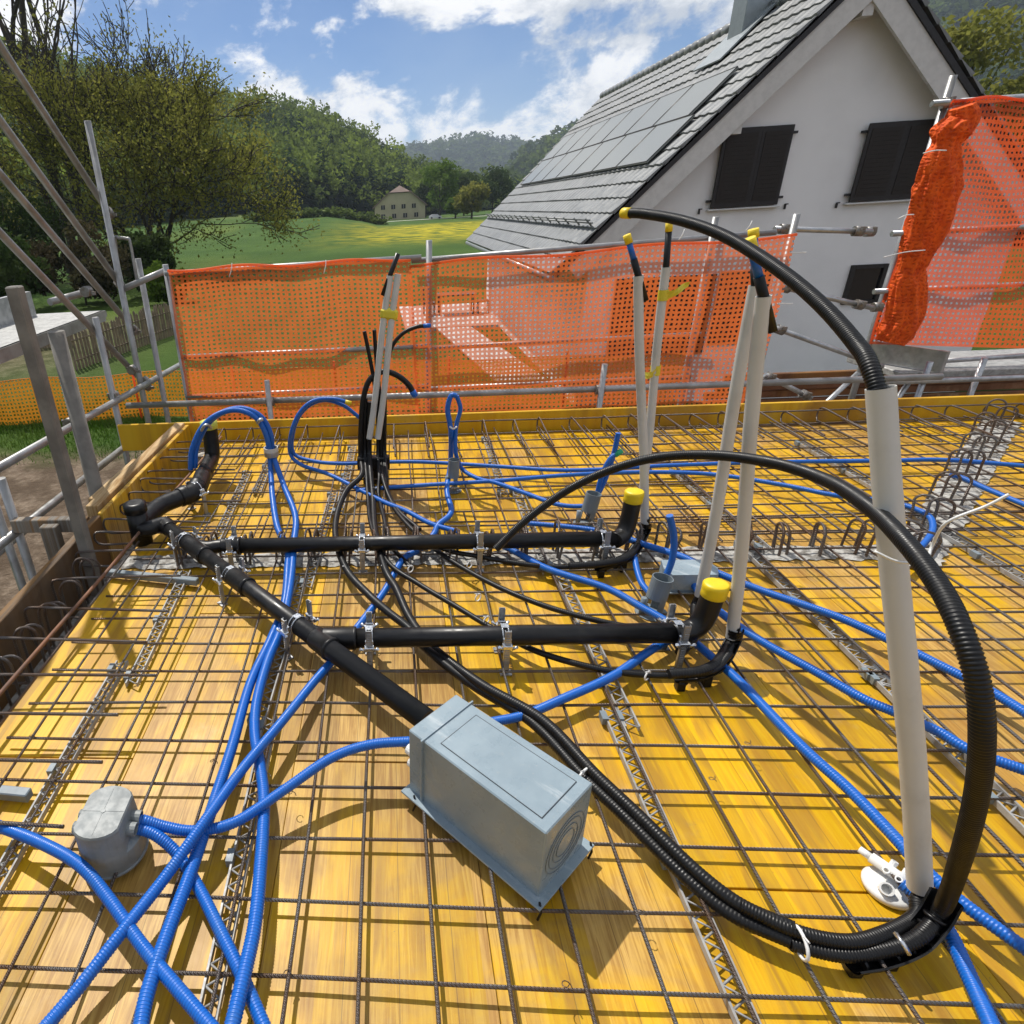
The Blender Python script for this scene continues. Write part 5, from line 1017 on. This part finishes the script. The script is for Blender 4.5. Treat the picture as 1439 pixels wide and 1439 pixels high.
hose('corrugated_hose', 'thick black corrugated hose sweeping in a great arc in front of the white tubes', [PZ(697, 772, 2.30), PZ(735, 735, 2.26), PZ(790, 694, 2.2), PZ(850, 664, 2.1), PZ(920, 644, 1.96), PZ(1000, 640, 1.8), PZ(1086, 651, 1.6), PZ(1160, 675, 1.4), PZ(1220, 712, 1.2), PZ(1270, 760, 1.04), PZ(1318, 822, 0.94), PZ(1350, 885, 0.88), PZ(1374, 960, 0.86), PZ(1380, 1040, 0.88), PZ(1372, 1120, 0.95), PZ(1352, 1200, 1.05), P(1325, 1275, 0.12)]+F([(1290, 1318, .075), (1240, 1336, .055), (1180, 1342, .05), (1110, 1326, .05)]), HR, 'black_hose', 'hose', 0.0062, 0.12, n=20)

# ================================================================ white tubes
def wtube(label, a, b, r, name='white_tube'):
    a, b = np.array(a, float), np.array(b, float); m = [a+(b-a)*k/6+np.array((0.004*math.sin(k*1.1), 0.003*math.cos(k), 0)) for k in range(7)]
    mb = MB().tube(m, r, 22, cap=False); dd_ = nz(m[-1]-m[-2]); mb.lathe(m[-1]-dd_*0.08, m[-1], [(0, r-0.002), (1, r-0.002), (1.004, r)], 22); o = build(name, mb, 'white_tube'); return tag(o, label, 'tube', 'white wall tubes')
wtube('tall wide white tube nearest the camera, tied to the black hose', tb-np.array((0.0, 0, 0.012)), tt5, 0.0222)
T = {}
def up(base_px, zb, top_px, label, r, Yt=0.0):
    b = P(*base_px, zb); t_ = PY(*top_px, b[1]+Yt); return wtube(label, b, t_, r), b, t_
o3, b3, t3 = up((1029, 897), 0.10, (1073, 417), 'front white tube of the pair rising beside the large yellow capped elbow', 0.0185)
o4, b4, t4 = up((984, 838), 0.10, (1062, 402), 'rear white tube of the leaning pair beside the large yellow capped elbow', 0.0185)
o5, b5, t5_ = up((906, 742), 0.10, (897, 388), 'slightly dirty straight white tube at the back branch elbow', 0.0178)
o6, b6, t6 = up((902, 700), 0.12, (936, 376), 'leaning white tube with yellow tape flags behind the straight one', 0.0178)
b7, t7, b8, t8 = PY(519, 617, Yb-0.06), PY(548, 388, Yb-0.05), PY(531, 617, Yb-0.06), PY(559, 386, Yb-0.05)
wtube('left white tube of the taped pair over the cable bundle', b7, t7, 0.0172); wtube('right white tube of the taped pair over the cable bundle', b8, t8, 0.0172)
def stub(t_, d, pieces, label):
    # black conduit end sticking out of a tube; pieces: (length, material)
    t_ = np.array(t_, float); d = nz(d); o = build('conduit_end', MB().tube([t_-d*0.10, t_, t_+d*pieces[0][0]], 0.0125, 12), pieces[0][1]); tag(o, label, 'conduit', 'conduit ends in the white tubes')
    p = t_+d*pieces[0][0]
    for L_, m_ in pieces[1:]:
        build('sleeve' if m_ == 'blue_conduit' else 'end_cap', MB().tube([p-d*0.004, p+d*L_], 0.0105 if m_ == 'blue_conduit' else 0.0140, 12), m_, o); p = p+d*L_
def dirv(a, b, Y): return PY(*b, Y)-PY(*a, Y)
stub(t3, dirv((1073, 417), (1062, 372), b3[1]), ((0.055, 'black_hose'), (0.07, 'blue_conduit'), (0.032, 'yellow_cap')), 'black and blue conduit end in the front tube of the right pair')
stub(t4, dirv((1066, 402), (1064, 352), b4[1]), ((0.05, 'black_hose'), (0.09, 'blue_conduit'), (0.02, 'yellow_cap')), 'blue conduit end in the rear tube of the right pair')
stub(t5_, dirv((897, 388), (884, 342), b5[1]), ((0.065, 'black_hose'), (0.065, 'blue_conduit'), (0.028, 'yellow_cap')), 'bent conduit end with blue sleeve in the straight tube')
stub(t6, dirv((937, 376), (941, 322), b6[1]), ((0.14, 'black_hose'), (0.03, 'yellow_cap')), 'black conduit end with yellow cap in the leaning tube')
stub(t7, dirv((551, 388), (559, 366), b7[1]), ((0.11, 'black_hose'),), 'black conduit end at the top of the taped tubes')
q = (t7+t8)/2; d = nz(q-(b7+b8)/2); q = (t7+t8)/2-d*0.19
tag(build('tape_band', MB().box(q, (0.092, 0.046, 0.06), R=np.array([nz(np.cross((0, 1, 0), d)), (0, 1, 0), d]).T, b=0.015), 'flag_tape'), 'yellow tape wrapped round the taped pair of white tubes', 'tape')
def flag(c, lab, s=1.0):
    c = np.array(c, float); mb = MB(); V_ = []
    for i in range(7):
        for j in range(3): V_.append(c+np.array((0.015*i*s, -0.023+0.008*math.sin(i*1.3+j), (j-1)*0.018*(1-0.07*i)+0.010*i*s*(0.6)-0.006*math.sin(i*0.9))))
    mb.add(V_, [(i*3+j, i*3+j+1, i*3+j+4, i*3+j+3) for i in range(6) for j in range(2)]); mb.tube([c-d6*0.022, c+d6*0.022], 0.0208, 16, cap=False); tag(build('tape_flag', mb, 'flag_tape'), lab, 'tape')
d6 = nz(t6-b6); flag(t6-d6*0.11, 'upper yellow tape flag on the leaning white tube'); flag(t6-d6*0.43, 'lower yellow tape flag on the leaning white tube', -0.8)
# tie round hose and tall tube
pk = PZ(1268, 765, 1.075); tie([pk+(-0.05, -0.01, -0.008), pk+(-0.02, -0.03, -0.018), pk+(0.02, -0.03, -0.015), pk+(0.045, -0.005, 0.0), PZ(1330, 735, 1.03), PZ(1385, 712, 1.0), PZ(1418, 695, 0.98)], 'long white cable tie holding the hose to the tall white tube', 0.0026)
# guides under the tube feet
def guide(path, label, w=0.022):
    p = crom(path, 8); c = p[len(p)//2].copy(); c[2] = 0; t = thing('bending_guide', tuple(c), label, 'guide', 'bending guides'); mb = MB(); L_ = []; Rr = []
    V_ = []; m = len(p)
    for i in range(m):
        tn = nz(p[min(i+1, m-1)]-p[max(i-1, 0)]); sd = nz(np.cross(tn, (0, 0, 1.0)) if abs(tn[2]) < 0.98 else np.cross(tn, (0, 1.0, 0))); up_ = np.cross(sd, tn)
        for a in np.linspace(-math.pi*0.98, -math.pi*0.02, 9): V_.append(p[i]+sd*math.cos(a)*w+up_*math.sin(a)*w)
        for a in np.linspace(-math.pi*0.02, -math.pi*0.98, 9): V_.append(p[i]+sd*math.cos(a)*(w-0.004)+up_*math.sin(a)*(w-0.004))
    k = 18; mb.add(V_, [(i*k+j, i*k+(j+1) % k, (i+1)*k+(j+1) % k, (i+1)*k+j) for i in range(m-1) for j in range(k)])
    build('cradle', mb, 'black_hose', t)
    for q in (2, m//3):
        g_ = p[q]; build('leg', MB().box((g_[0], g_[1], (g_[2]-w)/2+0.002), (0.026, 0.03, max(0.02, g_[2]-w)), b=0.003), 'black_hose', t)
    for q in range(3, m-2, 4):
        tn = nz(p[q+1]-p[q-1]); build('rib', MB().tube([p[q]-tn*0.003+np.array((0, 0, -w*0.75)), p[q]+tn*0.003+np.array((0, 0, -w*0.75))], w*0.8, 8), 'black_hose', t)
guide(F([(1195, 1348, .050), (1240, 1340, .052), (1283, 1322, .065), (1312, 1292, .095)])+[P(1330, 1262, .14)], 'large black bending guide under the two hoses at the bottom right', 0.027)
guide(F([(950, 950, .060), (985, 946, .062), (1012, 931, .072)])+[b3+(0, -0.006, -0.01), b3+(0.002, -0.004, 0.04)], 'black bending guide under the foot of the leaning tube pair', 0.024)
guide(F([(838, 796, .060), (868, 788, .064), (890, 776, .075)])+[b5+(0, -0.006, -0.01), b5+(0, -0.004, 0.03)], 'black bending guide under the foot of the straight white tube', 0.024)
for lab, pts in (('black elbow conduit feeding the front tube of the right pair', F([(940, 948, .075), (985, 943, .08), (1012, 928, .085)])+[b3-(0, 0, 0.02), b3+(0, 0, 0.05)]), ('black elbow conduit feeding the rear tube of the right pair', F([(955, 918, .07), (975, 895, .075)])+[b4+(-0.02, -0.02, -0.04), b4, b4+(0, 0, 0.05)]),
                 ('black elbow conduit feeding the straight white tube', F([(800, 796, .07), (850, 792, .075), (885, 780, .08)])+[b5-(0, 0, 0.03), b5+(0, 0, 0.05)])):
    hose('elbow_conduit', lab, pts, 0.0165, 'black_hose', 'conduit', 0.009, 0.05)
# small white ties along the black conduits
for k, ((x, y), w) in enumerate((((487, 801), 'left black conduit below the back branch'), ((541, 800), 'second black conduit below the back branch'), ((577, 800), 'third black conduit below the back branch'), ((672, 840), 'upper of the crossing conduits'), ((684, 872), 'lower of the crossing conduits'), ((660, 794), 'conduit left of the back guide'), ((825, 795), 'conduit just before the back guide'), ((910, 950), 'conduit before the front guide'), ((820, 1092), 'hose pair beside the grey box'), ((1124, 1325), 'hose pair in the bottom bend'), ((510, 668), 'left side of the bundle foot'), ((528, 690), 'middle of the bundle foot'))):
    big = k in (8, 9); c = P(x, y, 0.065); rr_ = 0.032 if big else 0.016
    ax = nz((0.66, -0.75, 0)) if not (k == 9) else nz((1, -0.1, 0)); e1 = np.cross(ax, (0, 0, 1))
    tag(build('cable_tie', MB().tube([c+(e1*math.cos(a)*rr_*(1 if big else 1)+np.array((0, 0, 1))*math.sin(a)*(0.024 if big else rr_)) for a in np.linspace(0, 6.2832, 17)], 0.0028 if not big else 0.0035, 5, closed=True, cap=False).tube([c+(0, 0, rr_ if not big else 0.024), c+e1*0.02+np.array((0, 0, (rr_ if not big else 0.024)+0.010))], 0.0022, 4), 'white_plastic'), f'white cable tie on the {w}', 'cable tie', 'cable ties on the conduits')
tag(build('cable_tie', MB().tube([P(1258, 1312, .10), P(1268, 1325, .105), P(1278, 1342, .09)], 0.0045, 5), 'zinc_bright'), 'grey cable tie strapping the hoses to the large guide', 'cable tie')

# ================================================================ sleeves, small boxes, fitting
def sleeve(c, h, r, label, tilt=(0, 0), slots=True):
    c = np.array(c, float); t = thing('conduit_sleeve', tuple(c), label, 'sleeve', 'grey conduit sleeves'); ax = np.array((tilt[0], tilt[1], 1.0))
    lo, hi = c+ax*h*0.45, c+ax*h
    build('collar', MB().lathe(lo, hi, [(0, r-0.003), (0, r), (1, r), (1, r-0.003), (0, r-0.003)], 24), 'grey_plastic', t)
    for k in range(3):
        a0 = k*2.094+0.5; V_ = []; n_ = 5
        for i in range(n_):
            a = a0+i*0.22
            for z in (0.0, 0.46): V_.append(c+ax*h*z+np.array((math.cos(a), math.sin(a), 0))*r)
            for z in (0.0, 0.46): V_.append(c+ax*h*z+np.array((math.cos(a), math.sin(a), 0))*(r-0.003))
        Fq = []
        for i in range(n_-1):
            b = 4*i; Fq += [(b, b+4, b+5, b+1), (b+2, b+3, b+7, b+6)]
        Fq += [(0, 1, 3, 2), (4*(n_-1), 4*(n_-1)+2, 4*(n_-1)+3, 4*(n_-1)+1)]; build('leg', MB().add(V_, Fq), 'grey_plastic', t)
    build('foot_plate', MB().tube([c+(0, 0, 0.001), c+(0, 0, 0.005)], r*1.6, 18), 'grey_plastic', t)
    build('spigot', MB().tube([c-np.array((r*1.15, 0.012, -0.01)), c-np.array((r*1.15, 0.012, -h*0.5))], 0.010, 10), 'grey_plastic', t)
sleeve(P(636, 690, 0), 0.19, 0.031, 'grey slotted sleeve holding the teardrop blue loop', (0.02, 0.0))
sleeve(P(822, 738, 0), 0.17, 0.036, 'grey slotted sleeve in the middle behind the back branch', (0.14, 0.02))
sleeve(P(915, 862, 0), 0.16, 0.037, 'grey slotted sleeve in front of the flat grey box', (0.12, 0.02))
c = PY(381, 634, 3.335); t = thing('conduit_sleeve', tuple(c-(0, 0, 0.14)), 'grey-white ring sleeve holding the left blue arch', 'sleeve')
build('collar', MB().ring(c-(0, 0, 0.03), c+(0, 0, 0.022), 0.042, 0.037, 20), 'white_tube', t); build('tape', MB().tube([c-(0, 0, 0.03), c-(0, 0, 0.002)], 0.0432, 20, cap=False), 'galvanised', t); build('leg', MB().box(c-(0, -0.035, 0.09), (0.02, 0.006, 0.13)), 'grey_plastic', t)
tie([PY(283, 606, 3.3), PY(287, 599, 3.29), PY(293, 598, 3.3), PY(297, 603, 3.32)], 'clear tape tie on the left side of the blue arch', 0.009, 'galvanised')
tie([PY(362, 595, 3.3), PY(365, 591, 3.29), PY(369, 590, 3.3)], 'grey tape tie on the right side of the blue arch', 0.011, 'galvanised')
tie([PY(632, 600, 3.23), PY(637, 603, 3.22), PY(642, 600, 3.23)], 'clear tie closing the blue teardrop loop', 0.005, 'white_plastic')
# flat grey box
c = P(962, 833, 0.0); t = thing('flat_junction_box', tuple(c), 'low grey junction box behind the front grey sleeve', 'box')
V2 = [(-0.085, -0.05), (0.085, -0.05), (0.105, 0.0), (0.085, 0.065), (-0.085, 0.065), (-0.10, 0.0)]
build('body', MB().prism([c+(x, y, 0.04) for x, y in V2], (0, 0, 0.075)), 'grey_box', t); build('base_flange', MB().prism([c+(x*1.2, y*1.25, 0.034) for x, y in V2], (0, 0, 0.005)), 'grey_plastic', t)
for k in (-0.01, 0.018): build('inlet', MB().cyl(c+(0.06+k, -0.052, 0.085), c+(0.06+k, -0.075, 0.078), 0.013, 12), 'white_plastic', t)
# round junction box
c = np.array((-0.728, 0.985, 0.0)); t = thing('round_junction_box', tuple(c), 'grey round-ended junction box with two blue conduits at the lower left', 'junction box')
def stad(r, fx, z, k=28):
    out = []
    for i in range(k):
        a = 2*math.pi*i/k; out.append(c+np.array((max(-fx, min(fx, r*math.cos(a))), r*math.sin(a), z)))
    return out
lv = [stad(0.084, 0.084, 0.03), stad(0.084, 0.084, 0.034), stad(0.080, 0.080, 0.036), stad(0.078, 0.078, 0.085), stad(0.077, 0.060, 0.095), stad(0.077, 0.057, 0.166), stad(0.074, 0.054, 0.171)]
V_ = [q for l in lv for q in l]; k = 28; F_ = [(i*k+j, i*k+(j+1) % k, (i+1)*k+(j+1) % k, (i+1)*k+j) for i in range(6) for j in range(k)]+[tuple(range(6*k, 7*k))]
build('body', MB().add(V_, F_), 'junction_grey', t)
g = MB().box(c+(0, 0, 0.1712), (0.105, 0.0014, 0.0012)).box(c+(0, 0, 0.1712), (0.0014, 0.13, 0.0012)); g.tube([c+(0, 0, 0.1705), c+(0, 0, 0.1725)], 0.006, 12); build('lid_marks', g, 'junction_grey', t)
for s in (-1, 1):
    for y in (-0.012, 0.022): build('inlet', MB().ring(c+(s*0.055, y, 0.125), c+(s*0.078, y, 0.122), 0.0165, 0.0135, 14), 'junction_grey', t)
build('leg', MB().tube([c+(0.05, 0.05, 0), c+(0.05, 0.05, 0.032)], 0.01, 8).tube([c+(-0.05, -0.03, 0), c+(-0.05, -0.03, 0.032)], 0.01, 8), 'junction_grey', t)
# white ceiling fitting
c = P(1247, 1250, 0.004); t = thing('ceiling_fitting', tuple(c), 'white plastic ceiling lamp fitting with a blue conduit beside the tall tube', 'fitting')
build('disc', MB().tube([c, c+(0, 0, 0.010), c+(0, 0, 0.017), c+(0, 0, 0.018)], [0.048, 0.050, 0.044, 0.02], 30), 'white_plastic', t)
fd = nz(P(1275, 1240, 0.04)-P(1225, 1205, 0.04)); q = c+np.array((0.012, 0.014, 0.036))
build('manifold', MB().tube([q-fd*0.045, q+fd*0.035], 0.0125, 14).tube([q-fd*0.068, q-fd*0.045], 0.0085, 12), 'white_plastic', t)
for k in range(4): build('port', MB().ring(q+fd*(-0.02+0.02*(k % 2)*1.2+0.01)+np.array((0, 0, 0.004))+np.cross(fd, (0, 0, 1))*(0.014 if k < 2 else -0.014), q+fd*(-0.02+0.02*(k % 2)*1.2+0.01)+np.cross(fd, (0, 0, 1))*(0.02 if k < 2 else -0.02)+np.array((0, 0, 0.014)), 0.0072, 0.0045, 10), 'white_plastic', t)
build('socket', MB().ring(c+(-0.018, -0.008, 0.012), c+(-0.026, -0.022, 0.034), 0.014, 0.0105, 14), 'white_plastic', t)
# stray pieces on the mat
for lab, a, b in (('grey metal profile end at the left edge of the mat', (-20, 1112), (42, 1118)), ('grey plastic profile lying left under the hairpins', (150, 805), (278, 818))):
    A_, B_ = P(*a, 0.03), P(*b, 0.03); d_ = nz(B_-A_); tag(build('profile', MB().box((A_+B_)/2, (np.linalg.norm(B_-A_), 0.03, 0.03), R=np.array([d_, np.cross((0, 0, 1), d_), (0, 0, 1)]).T, b=0.003), 'grey_plastic'), lab, 'profile')
wt = [(375, 1094), (410, 1120), (300, 1075), (900, 1289), (795, 1390), (1050, 1050), (1000, 1100), (1200, 735), (560, 950)]
for k, (x, y) in enumerate(wt):
    c = P(x, y, 0.047); tag(build('binding_wire', MB().tube([c+(0.012*math.cos(a)*(1-a/9), 0.012*math.sin(a)*(1-a/9), 0.004+0.003*a) for a in np.linspace(0, 6.6, 16)], 0.0011, 4), 'rebar'), f'{ordw(k)} small twisted binding wire on the mesh', 'wire', 'twisted binding wires')

# ================================================================ hazy air of the valley
hm = bpy.data.materials.new('haze_air'); hm.use_nodes = True; hn = hm.node_tree
for q in list(hn.nodes): hn.nodes.remove(q)
ho = hn.nodes.new('ShaderNodeOutputMaterial'); pv = hn.nodes.new('ShaderNodeVolumePrincipled'); hn.links.new(pv.outputs[0], ho.inputs['Volume'])
pv.inputs['Color'].default_value = (0.72, 0.84, 1.0, 1); pv.inputs['Density'].default_value = 0.00016; pv.inputs['Anisotropy'].default_value = 0.2
zt_ = float(Z2.max())+60
hz = MB().box((0, 0, (zt_-6)/2), (13000, 13000, zt_+6)); ho_ = build('haze', hz, None); ho_.data.materials.append(hm); tag(ho_, kind='stuff')
for o in bpy.data.objects:
    if o.type == 'MESH' and o.name.split('.')[0] in ('plank', 'post', 'clamp_stake', 'round_post', 'stacked_plank'): o.color = (0.5, 0, 0, 1)
